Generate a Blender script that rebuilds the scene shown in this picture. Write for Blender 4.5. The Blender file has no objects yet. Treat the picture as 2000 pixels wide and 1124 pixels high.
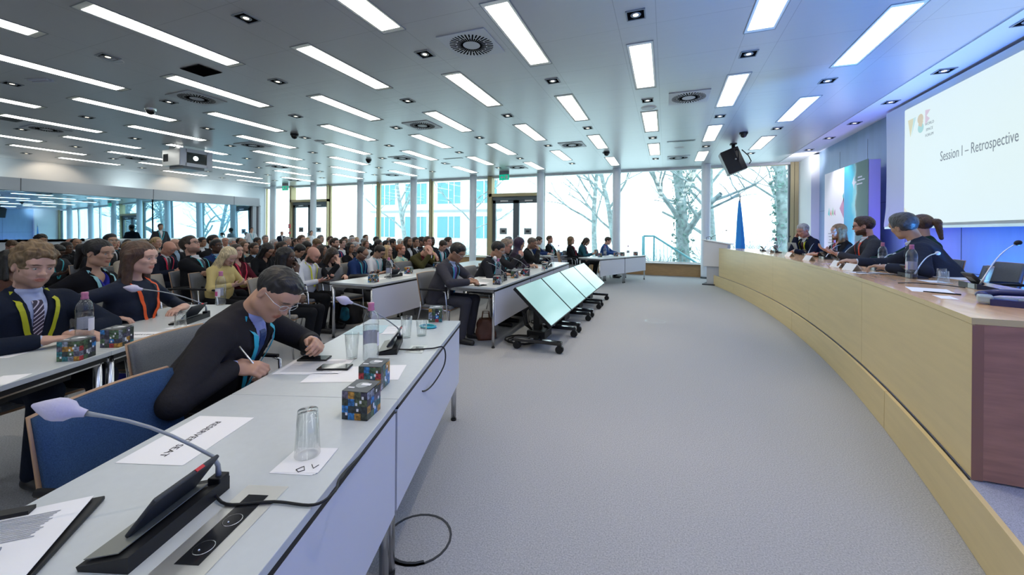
import bpy, bmesh, math, random
import numpy as np
from mathutils import Vector, Matrix
random.seed(7)
SC = bpy.context.scene
COL = SC.collection
PI = math.pi
# ------------------------------------------------------------------ camera, world, exposure
CAM_H = 1.42
cam_d = bpy.data.cameras.new('camera')
cam_d.sensor_width = 36.0
cam_d.lens = 765.09 / 2000 * 36.0
cam_d.shift_y = (453.45 - 562.0) / 2000.0
cam_d.clip_end = 400
cam = bpy.data.objects.new('camera', cam_d)
COL.objects.link(cam)
YAW = math.radians(21.4515)
ROLL = math.radians(0.4687)
cam.matrix_world = (Matrix.Translation((0, 0, CAM_H)) @ Matrix.Rotation(YAW, 4, 'Z')
                    @ Matrix.Rotation(PI / 2, 4, 'X') @ Matrix.Rotation(ROLL, 4, 'Z'))
SC.camera = cam
vs = SC.view_settings
vs.view_transform = 'Standard'; vs.look = 'None'; vs.gamma = 1.0; vs.use_curve_mapping = False
vs.exposure = 0.36
SC.cycles.max_bounces = 8
SC.cycles.diffuse_bounces = 4
SC.cycles.glossy_bounces = 4
SC.cycles.transmission_bounces = 8
SC.cycles.transparent_max_bounces = 12
SC.cycles.caustics_reflective = False
SC.cycles.caustics_refractive = False
SC.cycles.sample_clamp_indirect = 6.0
SC.cycles.use_denoising = True
wd = bpy.data.worlds.new('overcast_sky')
SC.world = wd
wd.use_nodes = True
bg = wd.node_tree.nodes['Background']
bg.inputs['Color'].default_value = (0.76, 0.94, 1.0, 1)
bg.inputs['Strength'].default_value = 3.1

def lamp(kind, name, loc, energy, color, rot=(0, 0, 0), size=None, size_y=None, spot=None, blend=0.6):
    d = bpy.data.lights.new(name, kind)
    d.energy = energy; d.color = color
    if kind == 'AREA':
        d.shape = 'RECTANGLE'; d.size = size; d.size_y = size_y or size
    elif kind == 'SPOT':
        d.spot_size = spot; d.spot_blend = blend; d.shadow_soft_size = size or 0.04
    else:
        d.shadow_soft_size = size or 0.05
    o = bpy.data.objects.new(name, d)
    o.location = loc; o.rotation_euler = rot
    COL.objects.link(o)
    return o

def aim(o, target):
    v = Vector(target) - o.location
    o.rotation_euler = v.to_track_quat('-Z', 'Y').to_euler()

# coloured wall washers standing on the podium floor behind the speakers, added ceiling and banner fills, corner spot
for i, (y, c, e) in enumerate([(-1.2, (0.08, 0.14, 1.0), 170), (1.0, (0.08, 0.14, 1.0), 150), (3.0, (0.05, 0.21, 1.0), 95), (5.0, (0.05, 0.21, 1.0), 95), (6.6, (0.05, 0.21, 1.0), 90),  # first two, out of view, added to bounce blue onto the near tables
                               (8.2, (0.18, 0.14, 1.0), 80), (9.5, (0.22, 0.16, 1.0), 60), (11.9, (0.40, 0.36, 1.0), 50)]):
    w = lamp('SPOT', 'wall_washer_light', (3.25, y, 0.46), e, c, spot=2.3, size=0.08, blend=0.9)
    aim(w, (3.9, y, 2.1))
for y in (1.5, 4.3, 7.2):
    w = lamp('SPOT', 'added_ceiling_fill', (2.95, y, 0.55), 330, (0.07, 0.34, 1.0), spot=1.7, size=0.08, blend=0.9)  # bodiless blue spots added to tint the ceiling; no real fittings
    aim(w, (1.9, y + .2, 3.6))
w = lamp('SPOT', 'added_banner_fill', (3.1, 10.4, 3.58), 110, (1.0, 0.95, 1.0), spot=1.3, size=0.05, blend=.8); aim(w, (3.55, 10.5, 1.9))  # added spot to brighten the banner posters, apart from the margin downlights
w = lamp('SPOT', 'corner_spot_light', (3.35, 12.6, 3.3), 22, (1.0, 0.96, 1.0), spot=2.6, size=0.05, blend=1.0); aim(w, (3.6, 13.2, 3.6))
# ------------------------------------------------------------------ helpers
def M(name, col, rough=0.5, metal=0.0, spec=0.5, emit=None, estr=0.0, noise=None, bump=None, coat=0.0, sheen=0.0):
    m = bpy.data.materials.new(name)
    m.use_nodes = True
    nt = m.node_tree
    b = nt.nodes['Principled BSDF']
    b.inputs['Base Color'].default_value = (*col, 1)
    b.inputs['Roughness'].default_value = rough
    b.inputs['Metallic'].default_value = metal
    b.inputs['Specular IOR Level'].default_value = spec
    b.inputs['Coat Weight'].default_value = coat
    b.inputs['Sheen Weight'].default_value = sheen
    if emit:
        b.inputs['Emission Color'].default_value = (*emit, 1)
        b.inputs['Emission Strength'].default_value = estr
    if noise or bump:
        tc = nt.nodes.new('ShaderNodeTexCoord')
    if noise:                       # (scale, amount, (stretch))
        mp = nt.nodes.new('ShaderNodeMapping')
        mp.inputs['Scale'].default_value = noise[2] if len(noise) > 2 else (1, 1, 1)
        nt.links.new(tc.outputs['Object'], mp.inputs['Vector'])
        n = nt.nodes.new('ShaderNodeTexNoise'); n.inputs['Scale'].default_value = noise[0]; n.inputs['Detail'].default_value = 4
        nt.links.new(mp.outputs[0], n.inputs['Vector'])
        r = nt.nodes.new('ShaderNodeMapRange')
        r.inputs['To Min'].default_value = 1 - noise[1]; r.inputs['To Max'].default_value = 1 + noise[1]
        r.inputs['From Min'].default_value = 0.3; r.inputs['From Max'].default_value = 0.7
        nt.links.new(n.outputs['Fac'], r.inputs['Value'])
        mx = nt.nodes.new('ShaderNodeMix'); mx.data_type = 'RGBA'; mx.blend_type = 'MULTIPLY'
        mx.inputs[0].default_value = 1
        mx.inputs[6].default_value = (*col, 1)
        nt.links.new(r.outputs[0], mx.inputs[7])
        nt.links.new(mx.outputs[2], b.inputs['Base Color'])
    if bump:                        # (scale, strength)
        n2 = nt.nodes.new('ShaderNodeTexNoise'); n2.inputs['Scale'].default_value = bump[0]; n2.inputs['Detail'].default_value = 3
        nt.links.new(tc.outputs['Object'], n2.inputs['Vector'])
        bp = nt.nodes.new('ShaderNodeBump'); bp.inputs['Strength'].default_value = bump[1]; bp.inputs['Distance'].default_value = 0.004
        nt.links.new(n2.outputs['Fac'], bp.inputs['Height'])
        nt.links.new(bp.outputs[0], b.inputs['Normal'])
    return m

def emis(name, col, s):
    return M(name, (0.8, 0.8, 0.8), 0.6, emit=col, estr=s)

class MB:
    """collects shapes into one mesh; several materials allowed"""
    def __init__(s): s.v = []; s.f = []; s.mi = []; s.sm = []; s.mats = []
    def mat(s, m):
        if m not in s.mats: s.mats.append(m)
        return s.mats.index(m)
    def add(s, vs_, fs, m=None, smooth=False, mx=None):
        o = len(s.v)
        if mx is not None: vs_ = [tuple(mx @ Vector(p)) for p in vs_]
        s.v += [tuple(p) for p in vs_]
        i = s.mat(m) if m is not None else 0
        for f in fs:
            s.f.append([a + o for a in f]); s.mi.append(i); s.sm.append(smooth)
        return s
    def box(s, c, h, m=None, mx=None, bev=0.0):
        """centre, half sizes; bev = chamfered vertical and horizontal edges"""
        x, y, z = h
        if bev <= 0:
            vv = [(sx * x, sy * y, sz * z) for sz in (-1, 1) for sy in (-1, 1) for sx in (-1, 1)]
            ff = [(0, 2, 3, 1), (4, 5, 7, 6), (0, 1, 5, 4), (2, 6, 7, 3), (0, 4, 6, 2), (1, 3, 7, 5)]
            vv = [(p[0] + c[0], p[1] + c[1], p[2] + c[2]) for p in vv]
            return s.add(vv, ff, m, mx=mx)
        b = min(bev, x * .9, y * .9, z * .9)
        bm = bmesh.new(); bmesh.ops.create_cube(bm, size=2)
        for v in bm.verts: v.co = Vector((v.co.x * x, v.co.y * y, v.co.z * z))
        bmesh.ops.bevel(bm, geom=bm.edges[:], offset=b, segments=2, affect='EDGES', profile=0.5)
        for v in bm.verts: v.co += Vector(c)
        bm.verts.index_update()
        vv = [tuple(v.co) for v in bm.verts]; ff = [[v.index for v in f.verts] for f in bm.faces]
        bm.free()
        return s.add(vv, ff, m, mx=mx)
    def tube(s, pts, r, m=None, n=8, caps=True, mx=None, closed=False, smooth=True):
        """tube along points; r a number or a list"""
        P = [Vector(p) for p in pts]; k = len(P)
        R = r if isinstance(r, (list, tuple)) else [r] * k
        vv = []; ff = []
        up = None
        for i in range(k):
            if closed: t = P[(i + 1) % k] - P[i - 1]
            else: t = P[min(i + 1, k - 1)] - P[max(i - 1, 0)]
            if t.length < 1e-9: t = Vector((0, 0, 1))
            t.normalize()
            if up is None:
                up = Vector((0, 0, 1)) if abs(t.z) < 0.9 else Vector((1, 0, 0))
            a = (up - t * up.dot(t))
            if a.length < 1e-6: a = t.orthogonal()
            a.normalize(); up = a
            b_ = t.cross(a)
            for j in range(n):
                w = 2 * PI * j / n
                vv.append(P[i] + (a * math.cos(w) + b_ * math.sin(w)) * R[i])
        for i in range(k if closed else k - 1):
            i2 = (i + 1) % k
            for j in range(n):
                j2 = (j + 1) % n
                ff.append((i * n + j, i * n + j2, i2 * n + j2, i2 * n + j))
        s.add(vv, ff, m, smooth, mx)
        if caps and not closed:
            o = len(s.v) - len(vv)
            i = s.mat(m) if m is not None else 0
            s.f.append([o + j for j in range(n)][::-1]); s.mi.append(i); s.sm.append(False)
            s.f.append([o + (k - 1) * n + j for j in range(n)]); s.mi.append(i); s.sm.append(False)
        return s
    def lathe(s, prof, c=(0, 0, 0), m=None, n=20, mx=None, smooth=True, sx=1, sy=1):
        """profile of (radius, z)"""
        vv = []; ff = []
        for (r, z) in prof:
            for j in range(n):
                w = 2 * PI * j / n
                vv.append((c[0] + sx * r * math.cos(w), c[1] + sy * r * math.sin(w), c[2] + z))
        for i in range(len(prof) - 1):
            for j in range(n):
                j2 = (j + 1) % n
                ff.append((i * n + j, i * n + j2, (i + 1) * n + j2, (i + 1) * n + j))
        return s.add(vv, ff, m, smooth, mx)
    def prism(s, poly, z0, z1, m=None, mx=None):
        n = len(poly)
        vv = [(p[0], p[1], z0) for p in poly] + [(p[0], p[1], z1) for p in poly]
        ff = [list(range(n))[::-1], list(range(n, 2 * n))] + [(i, (i + 1) % n, n + (i + 1) % n, n + i) for i in range(n)]
        return s.add(vv, ff, m, mx=mx)
    def ball(s, c, r, m=None, n=12, mx=None):
        r = r if isinstance(r, (tuple, list)) else (r, r, r)
        vv = []; ff = []
        k = max(4, n // 2)
        for i in range(k + 1):
            a = PI * i / k
            for j in range(n):
                w = 2 * PI * j / n
                vv.append((c[0] + r[0] * math.sin(a) * math.cos(w), c[1] + r[1] * math.sin(a) * math.sin(w), c[2] + r[2] * math.cos(a)))
        for i in range(k):
            for j in range(n):
                j2 = (j + 1) % n
                ff.append((i * n + j, (i + 1) * n + j, (i + 1) * n + j2, i * n + j2))
        return s.add(vv, ff, m, True, mx)
    def mesh(s, name):
        me = bpy.data.meshes.new(name)
        me.from_pydata(s.v, [], s.f)
        for m in s.mats: me.materials.append(m)
        if len(s.mats) > 1: me.polygons.foreach_set('material_index', s.mi)
        me.polygons.foreach_set('use_smooth', s.sm)
        me.update()
        return me
    def build(s, name, m=None, parent=None, loc=None, rz=0):
        if m is not None and not s.mats: s.mats.append(m)
        return link(name, s.mesh(name), parent, loc, rz)

def link(name, me, parent=None, loc=None, rz=0):
    o = bpy.data.objects.new(name, me)
    COL.objects.link(o)
    if parent is not None: o.parent = parent
    if loc is not None: o.location = loc
    if rz: o.rotation_euler = (0, 0, rz)
    return o

def tag(o, label, cat, group=None, kind=None):
    o['label'] = label; o['category'] = cat
    if group: o['group'] = group
    if kind: o['kind'] = kind
    return o

def thing(name, label, cat, loc=(0, 0, 0), rz=0, group=None):
    o = bpy.data.objects.new(name, None)
    o.empty_display_size = 0.05
    COL.objects.link(o)
    o.location = loc; o.rotation_euler = (0, 0, rz)
    return tag(o, label, cat, group)

def struct(o):
    o['kind'] = 'structure'
    return o

def dup(root, loc=None, rz=None, label=None, group=None, col=None):
    def rec(src, par):
        c = src.copy(); COL.objects.link(c)
        if par is not None: c.parent = par
        for ch in src.children: rec(ch, c)
        return c
    r = rec(root, None)
    if loc is not None: r.location = loc
    if rz is not None: r.rotation_euler = (0, 0, rz)
    if label: r['label'] = label
    if group: r['group'] = group
    return r

def ordn(i):
    return ['first', 'second', 'third', 'fourth', 'fifth', 'sixth', 'seventh', 'eighth', 'ninth', 'tenth', 'eleventh', 'twelfth',
            'thirteenth', 'fourteenth', 'fifteenth', 'sixteenth', 'seventeenth', 'eighteenth', 'nineteenth', 'twentieth'][i]

def font_mesh(mb, txt, size, m, mx, extrude=0.0004, width=None):
    """lettering as mesh, laid in the x/y plane of mx, centred"""
    c = bpy.data.curves.new('lettering', 'FONT'); c.body = txt; c.size = size; c.extrude = extrude
    c.align_x = 'CENTER'; c.align_y = 'CENTER'; c.resolution_u = 3
    o = bpy.data.objects.new('lettering', c); COL.objects.link(o)
    dg = bpy.context.evaluated_depsgraph_get(); dg.update()
    me = bpy.data.meshes.new_from_object(o.evaluated_get(dg))
    if width:
        x_ = [v.co.x for v in me.vertices]; k_ = width / (max(x_) - min(x_))
        for v in me.vertices: v.co.x *= k_
    mb.add([tuple(v.co) for v in me.vertices], [list(p.vertices) for p in me.polygons], m, mx=mx)
    bpy.data.objects.remove(o); bpy.data.curves.remove(c); bpy.data.meshes.remove(me)
# ------------------------------------------------------------------ materials
m_carpet = M('carpet', (0.40, 0.415, 0.435), 0.95, spec=0.1, noise=(140, 0.24), bump=(300, 1.0))
m_carpet_blue = M('podium_carpet', (0.40, 0.42, 0.50), 0.95, spec=0.1, noise=(260, 0.3), bump=(420, 0.9))
m_wood = M('pale_maple', (0.66, 0.52, 0.26), 0.38, noise=(1.6, 0.045, (1, 1, 14)))
m_woodtop = M('maple_top', (0.70, 0.42, 0.22), 0.22, noise=(4.0, 0.12, (6, 1, 1)), coat=0.3)
m_wooddark = M('reddish_wood', (0.40, 0.20, 0.135), 0.42, noise=(5.0, 0.14, (1, 1, 8)))
m_kick = M('oak_board', (0.40, 0.25, 0.11), 0.45, noise=(6, 0.12, (1, 1, 8)))
m_white = M('white_laminate', (0.52, 0.565, 0.585), 0.32, noise=(40, 0.02))
m_panel = M('white_panel', (0.60, 0.63, 0.72), 0.5)
m_paper = M('white_paper', (0.82, 0.83, 0.86), 0.7)
m_ink = M('black_ink', (0.03, 0.03, 0.035), 0.6)
m_inkgrey = M('grey_ink', (0.32, 0.34, 0.38), 0.6)
m_black = M('black_plastic', (0.010, 0.011, 0.013), 0.45, spec=0.3)
m_blacks = M('glossy_black', (0.012, 0.013, 0.016), 0.12, coat=0.3)
m_dkgrey = M('dark_grey_plastic', (0.03, 0.035, 0.042), 0.45, spec=0.35)
m_grey = M('grey_plastic', (0.28, 0.31, 0.33), 0.35)
m_cyanled = M('pale_blue_plastic', (0.33, 0.42, 0.46), 0.3)
m_chrome = M('brushed_chrome', (0.62, 0.63, 0.65), 0.22, metal=1.0)
m_alu = M('aluminium', (0.72, 0.73, 0.72), 0.35, metal=0.9)
m_fabric = M('grey_fabric', (0.16, 0.17, 0.18), 0.9, spec=0.15, noise=(300, 0.2), bump=(500, 0.4))
m_fabricbeige = M('beige_grey_fabric', (0.30, 0.28, 0.245), 0.9, spec=0.15, noise=(300, 0.15))
m_fabricblue = M('blue_fabric', (0.035, 0.075, 0.16), 0.9, spec=0.15, noise=(260, 0.25), bump=(500, 0.4))
m_beech = M('beech_ply', (0.42, 0.26, 0.15), 0.4)
m_colpaint = M('white_column_paint', (0.72, 0.79, 0.86), 0.4)
m_wallw = M('white_wall', (0.80, 0.81, 0.82), 0.6)
m_wallpanel = M('grey_wall_panel', (0.55, 0.58, 0.62), 0.45)
m_boothpan = M('booth_panel', (0.42, 0.46, 0.51), 0.35)
m_gold = M('anodised_frame', (0.50, 0.42, 0.24), 0.45, metal=0.3)
m_doorgrey = M('door_frame_grey', (0.12, 0.15, 0.17), 0.4, metal=0.3)
m_red = M('red_plastic', (0.55, 0.02, 0.03), 0.4)
m_green = M('exit_green', (0.0, 0.35, 0.22), 0.4, emit=(0.0, 0.5, 0.3), estr=0.6)
m_light = emis('light_diffuser', (1.0, 1.0, 0.955), 5.2)
m_void = M('dark_opening', (0.006, 0.006, 0.007), 1.0, spec=0.0)
m_trough = M('trough_white', (0.86, 0.88, 0.80), 0.5)
m_bulb = emis('spot_bulb', (1.0, 0.86, 0.62), 3.0)
m_pinkcap = M('pink_cap', (0.50, 0.17, 0.30), 0.35)
m_pinklabel = M('pink_label', (0.62, 0.10, 0.28), 0.4)

def ceiling_mat():
    m = M('ceiling_metal', (0.58, 0.59, 0.61), 0.30, metal=0.35)
    nt = m.node_tree; b = nt.nodes['Principled BSDF']
    tc = nt.nodes.new('ShaderNodeTexCoord'); sp = nt.nodes.new('ShaderNodeSeparateXYZ')
    nt.links.new(tc.outputs['Object'], sp.inputs[0])
    def mth(op, a, bb=None):
        n = nt.nodes.new('ShaderNodeMath'); n.operation = op
        for i, q in enumerate((a, bb)):
            if q is None: continue
            if isinstance(q, (int, float)): n.inputs[i].default_value = q
            else: nt.links.new(q, n.inputs[i])
        return n.outputs[0]
    def seam(v, period, off, w):
        return mth('LESS_THAN', mth('PINGPONG', mth('ADD', v, off + period * 40), period / 2), w)
    s1 = seam(sp.outputs[0], 1.28, 0.30 + 0.19, 0.003)
    s2 = seam(sp.outputs[0], 1.28, 0.30 - 0.19, 0.003)
    s3 = seam(sp.outputs[1], 0.9112, 0.2, 0.0025)
    s = mth('MAXIMUM', mth('MAXIMUM', s1, s2), s3)
    mx = nt.nodes.new('ShaderNodeMix'); mx.data_type = 'RGBA'
    nt.links.new(s, mx.inputs[0])
    mx.inputs[6].default_value = (0.58, 0.59, 0.61, 1); mx.inputs[7].default_value = (0.40, 0.41, 0.43, 1)
    nt.links.new(mx.outputs[2], b.inputs['Base Color'])
    # lightly rolled sheet: long soft ripples across the boards
    mp = nt.nodes.new('ShaderNodeMapping'); mp.inputs['Scale'].default_value = (0.5, 9.0, 1)
    nt.links.new(tc.outputs['Object'], mp.inputs['Vector'])
    n = nt.nodes.new('ShaderNodeTexNoise'); n.inputs['Scale'].default_value = 1.2; n.inputs['Detail'].default_value = 2
    nt.links.new(mp.outputs[0], n.inputs['Vector'])
    bp = nt.nodes.new('ShaderNodeBump'); bp.inputs['Strength'].default_value = 0.16; bp.inputs['Distance'].default_value = 0.01
    nt.links.new(n.outputs['Fac'], bp.inputs['Height']); nt.links.new(bp.outputs[0], b.inputs['Normal'])
    return m
m_ceil = ceiling_mat()

def pane_mat(name, tint=(1, 1, 1), refl=1.0):
    m = bpy.data.materials.new(name); m.use_nodes = True
    nt = m.node_tree; nt.nodes.clear()
    out = nt.nodes.new('ShaderNodeOutputMaterial'); tr = nt.nodes.new('ShaderNodeBsdfTransparent'); gl = nt.nodes.new('ShaderNodeBsdfGlossy')
    tr.inputs[0].default_value = (*tint, 1); gl.inputs['Roughness'].default_value = 0.02
    lw_ = nt.nodes.new('ShaderNodeLayerWeight'); pw_ = nt.nodes.new('ShaderNodeMath'); pw_.operation = 'POWER'; pw_.inputs[1].default_value = 4.0
    nt.links.new(lw_.outputs['Facing'], pw_.inputs[0])
    fr = nt.nodes.new('ShaderNodeMath'); fr.operation = 'MULTIPLY_ADD'; fr.inputs[1].default_value = 0.6; fr.inputs[2].default_value = 0.04; fr.use_clamp = True
    nt.links.new(pw_.outputs[0], fr.inputs[0])
    ml = nt.nodes.new('ShaderNodeMath'); ml.operation = 'MULTIPLY'; ml.inputs[1].default_value = refl
    nt.links.new(fr.outputs[0], ml.inputs[0])
    mx = nt.nodes.new('ShaderNodeMixShader')
    nt.links.new(ml.outputs[0], mx.inputs[0]); nt.links.new(tr.outputs[0], mx.inputs[1]); nt.links.new(gl.outputs[0], mx.inputs[2])
    nt.links.new(mx.outputs[0], out.inputs[0])
    return m
m_pane = pane_mat('window_glass', (0.97, 0.99, 0.99))
m_glass = pane_mat('drinking_glass', (0.955, 0.97, 0.97), 1.5)
m_pet = pane_mat('bottle_plastic', (0.955, 0.965, 0.975), 1.8)
m_water = pane_mat('water', (0.95, 0.965, 0.975), 1.2)

def booth_glass():
    m = M('booth_glass', (0.42, 0.66, 0.80), 0.015, metal=1.0)
    nt = m.node_tree; b = nt.nodes['Principled BSDF']
    tc = nt.nodes.new('ShaderNodeTexCoord'); n = nt.nodes.new('ShaderNodeTexNoise'); n.inputs['Scale'].default_value = 0.35
    nt.links.new(tc.outputs['Object'], n.inputs['Vector'])
    bp = nt.nodes.new('ShaderNodeBump'); bp.inputs['Strength'].default_value = 0.05; bp.inputs['Distance'].default_value = 0.05
    nt.links.new(n.outputs['Fac'], bp.inputs['Height']); nt.links.new(bp.outputs[0], b.inputs['Normal'])
    return m
m_booth = booth_glass()

# ------------------------------------------------------------------ room shell
H = 3.62
XL, XR, YN, YF = -19.3, 3.9, -3.2, 14.2
WX = [3.60, 1.17, -1.58, -4.30, -6.52, -9.25, -12.02, -14.93, -17.42, -19.3]
struct(MB().box(((XL + 4.6) / 2, (YN + YF) / 2, -0.1), ((4.6 - XL) / 2 + .3, (YF - YN) / 2 + .4, 0.1)).build('floor', m_carpet))
struct(MB().box(((XL + 3.2) / 2, (YN + YF) / 2, H + 0.1), ((3.2 - XL) / 2, (YF - YN) / 2 + .1, 0.1)).build('ceiling', m_ceil))
# ceiling margin along the screen wall, with its shadow gap
mb = MB(); mb.box((3.47, (YN + YF) / 2, H + 0.09), (0.262, (YF - YN) / 2, 0.1))
mb.box((3.85, (YN + YF) / 2, H + 0.16), (0.12, (YF - YN) / 2, 0.1))
mb.box((3.205, (YN + YF) / 2, H - 0.006), (0.008, (YF - YN) / 2, 0.008))
struct(mb.build('ceiling_margin', m_wallw))
struct(MB().box((XR + 0.1, (YN + YF) / 2, 1.84), (0.1, (YF - YN) / 2, 1.84)).build('wall_right', None))
m_bluewall = M('panelled_wall', (0.30, 0.44, 0.60), 0.42, noise=(6, 0.05, (1, 1, .2)))
bpy.data.objects['wall_right'].data.materials.append(m_bluewall)
# joints between the wall panels
mb = MB()
for y in (1.9, 3.3, 4.7, 6.1, 7.5, 8.9, 10.3, 11.7, 13.1):
    mb.box((XR - 0.0005, y, 1.72), (0.002, 0.004, 1.7))
for z in (0.9, 2.05): mb.box((XR - 0.0005, (YN + 13) / 2, z), (0.002, (13 - YN) / 2, 0.003))
struct(mb.build('trim_1', m_dkgrey))
# pale pier between screen wall and the windows
struct(MB().box((3.87, 13.62, H / 2), (0.16, 0.58, H / 2)).build('wall_pier', m_wallw))
struct(MB().box((XL - 0.1, (YN + YF) / 2, H / 2), (0.1, (YF - YN) / 2, H / 2)).build('wall_left', m_wallpanel))
struct(MB().box(((XL + XR) / 2, YN - 0.1, H / 2), ((XR - XL) / 2, 0.1, H / 2)).build('wall_near', m_wallw))
# window wall: sill board, head beam, gold mullions, panes
mb = MB()
spans = [(1.17, 3.60), (-1.58, 1.17), (-4.30, -1.58), (-9.25, -6.52), (-12.02, -9.25), (-14.93, -12.02), (-19.3, -17.42)]
for a, b in spans:
    mb.box(((a + b) / 2, YF - 0.02, 0.2), ((b - a) / 2 - .03, 0.10, 0.2))
struct(mb.build('baseboard_far', m_kick))
mb = MB(); mb.box(((XL + XR) / 2, YF + 0.1, H - 0.03), ((XR - XL) / 2, 0.12, 0.04)); struct(mb.build('trim_2', m_wallw))
mb = MB()
for a, b in spans:
    mb.box(((a + b) / 2, YF - 0.06, 0.415), ((b - a) / 2 - .02, 0.14, 0.012))
struct(mb.build('trim_3', m_alu))
for i, (a, b) in enumerate(spans):
    w = MB().box(((a + b) / 2, YF + 0.06, 2.02), ((b - a) / 2 - .04, 0.006, 1.58)).build('window_%d' % (i + 1), m_pane)
    struct(w)
    f = MB()
    if i in (1, 2): f.box((b - 0.02, YF + 0.06, 2.02), (0.02, 0.04, 1.6))
    else:
        f.box((b - 0.045, YF + 0.03, 2.02), (0.045, 0.09, 1.6), m_gold)
        f.box((b - 0.11, YF + 0.05, 2.02), (0.025, 0.05, 1.6), m_doorgrey)
    f.box((a + 0.03, YF + 0.05, 2.02), (0.02, 0.05, 1.6))
    f.box(((a + b) / 2, YF + 0.06, 3.57), ((b - a) / 2, 0.04, 0.03))
    f.box(((a + b) / 2, YF + 0.06, 0.44), ((b - a) / 2, 0.04, 0.02))
    f.build('window_frame', m_alu, w)
struct(MB().box((3.66, YF + 0.03, H / 2), (0.05, 0.1, H / 2)).build('trim_4', m_gold))
def door(n, x0, x1):
    zt = 2.86
    d = MB()
    d.box((x0 + 0.06, YF + 0.0, H / 2), (0.06, 0.14, H / 2 - .02)); d.box((x1 - 0.03, YF, H / 2), (0.03, 0.14, H / 2 - .02))
    d.box(((x0 + x1) / 2, YF, zt), ((x1 - x0) / 2, 0.14, 0.06))
    o = struct(d.build('door_%d' % n, m_gold))
    MB().box(((x0 + x1) / 2, YF + .06, (H + zt) / 2), ((x1 - x0) / 2 - .1, 0.006, (H - zt) / 2 - .06)).build('pane', m_pane, o)
    f = MB(); f.box(((x0 + x1) / 2, YF + .02, zt - .13), ((x1 - x0) / 2 - .1, 0.07, 0.07)); f.build('door_head', m_doorgrey, o)
    xm = (x0 + x1) / 2
    for a, b in ((x0 + .12, xm), (xm, x1 - .06)):
        l = MB()
        for x in (a + .06, b - .06): l.box((x, YF + .02, 1.33), (0.06, 0.04, 1.33))
        l.box(((a + b) / 2, YF + .02, 2.6), ((b - a) / 2, .04, .06)); l.box(((a + b) / 2, YF + .02, .12), ((b - a) / 2, .04, .12))
        lo = l.build('door_leaf', m_doorgrey, o)
        MB().box(((a + b) / 2, YF + .03, 1.4), ((b - a) / 2 - .1, 0.005, 1.2)).build('pane', m_pane, lo)
        h = MB().tube([(b - .1 if b == xm else a + .1, YF - .06, .9), (b - .1 if b == xm else a + .1, YF - .06, 1.3)], 0.014)
        h.build('handle', m_chrome, lo)
        MB().box(((a + b) / 2, YF - .03, 2.63), (0.16, 0.02, 0.025)).build('door_closer', m_alu, lo)
        pl = MB(); pl.box(((a + b) / 2 - .05, YF + .015, 1.45), (0.15, .004, .12), m_grey)
        pl.box(((a + b) / 2 - .05, YF + .010, 1.45), (0.07, .002, .04), m_dkgrey)
        for k in range(7):
            for q in range(6):
                if (k * 7 + q * 3 + n) % 4: pl.box((a + .22 + .04 * q + (.36 if k % 2 else 0), YF + .012, .82 + k * .06), (.008, .002, .012), m_dkgrey)
        pl.build('notice_plate', None, lo)
door(1, -6.52, -4.30)
door(2, -17.42, -14.93)
# round white columns just inside the glass
for i, x in enumerate([1.17, -1.58, -4.30, -7.07, -9.86, -12.70, -15.5, -18.2]):
    c = MB(); c.lathe([(0.135, 0), (0.135, H)], (x, YF - 0.42, 0), m_colpaint, 24)
    c.lathe([(0.142, 0), (0.142, 0.06)], (x, YF - 0.42, 0), m_doorgrey, 24)
    struct(c.build('column', None))
# interpreters' booths along the far left wall: fascia, mirrored glazing, parapet
XB = -18.2
b0, b1 = -1.0, 13.1
mb = MB(); mb.box((XB - .5, (b0 + b1) / 2, 2.74), (.5, (b1 - b0) / 2, .19)); mb.box((XB - .5, b1 - .0, 1.3), (.5, 0.04, 1.3))
mb.box((XB - .5, (b0 + b1) / 2, .5), (.5, (b1 - b0) / 2, .5))
bo = struct(mb.build('wall_booths', m_boothpan))
mb = MB()
for y in (1.5, 4.6, 5.6, 8.9, 11.9): mb.box((XB + .002, y, 2.74), (.003, .006, .19))
for y in (2.2, 4.5, 6.7, 9.0, 11.2): mb.box((XB + .002, y, .5), (.003, .006, .5))
for z in (0.9, 1.35, 1.8, 2.2, 2.55): mb.box((XB - .3, b1 + .041, z), (.32, .003, .004)); 
mb.build('panel_joints', m_dkgrey, bo)
mb = MB(); mb.box((XB - .02, 9.0, 1.03), (.05, 4.0, .035)); mb.box((XB - .02, 3.0, 1.03), (.05, 4.0, .035)); mb.build('ledge', m_alu, bo)
for i, (a, b) in enumerate([(0.0, 5.1), (5.16, 8.92), (8.95, 12.7)]):
    mx = Matrix.Translation((XB - .12, (a + b) / 2, 1.80)) @ Matrix.Rotation(math.radians(-1.2), 4, 'Y')
    MB().box((0, 0, 0), (.01, (b - a) / 2 - .01, .76), mx=mx).build('booth_pane', m_booth, bo)
for y in (-.5, 5.13, 12.88): MB().box((XB - .1, y, 1.8), (.06, .09 if y > 12 else .035, .78)).build('booth_post', m_boothpan, bo)
# uplights on the booth roof and wall washers above
for y in (3.2, 5.0, 8.6, 11.4, 12.6):
    w = lamp('SPOT', 'booth_roof_light', (XB - .35, y, 2.97), 22, (0.85, 1.0, 0.98), spot=2.6, size=.05, blend=1.0)
    aim(w, (XL, y, 3.25))
for y in (2.6, 6.6, 10.2): 
    w = lamp('SPOT', 'wall_spot_light', (XB - .2, y, H - .03), 26, (1.0, 0.83, 0.62), spot=1.9, size=.03, blend=.5)
    aim(w, (XL + .2, y, 2.9))
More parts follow.
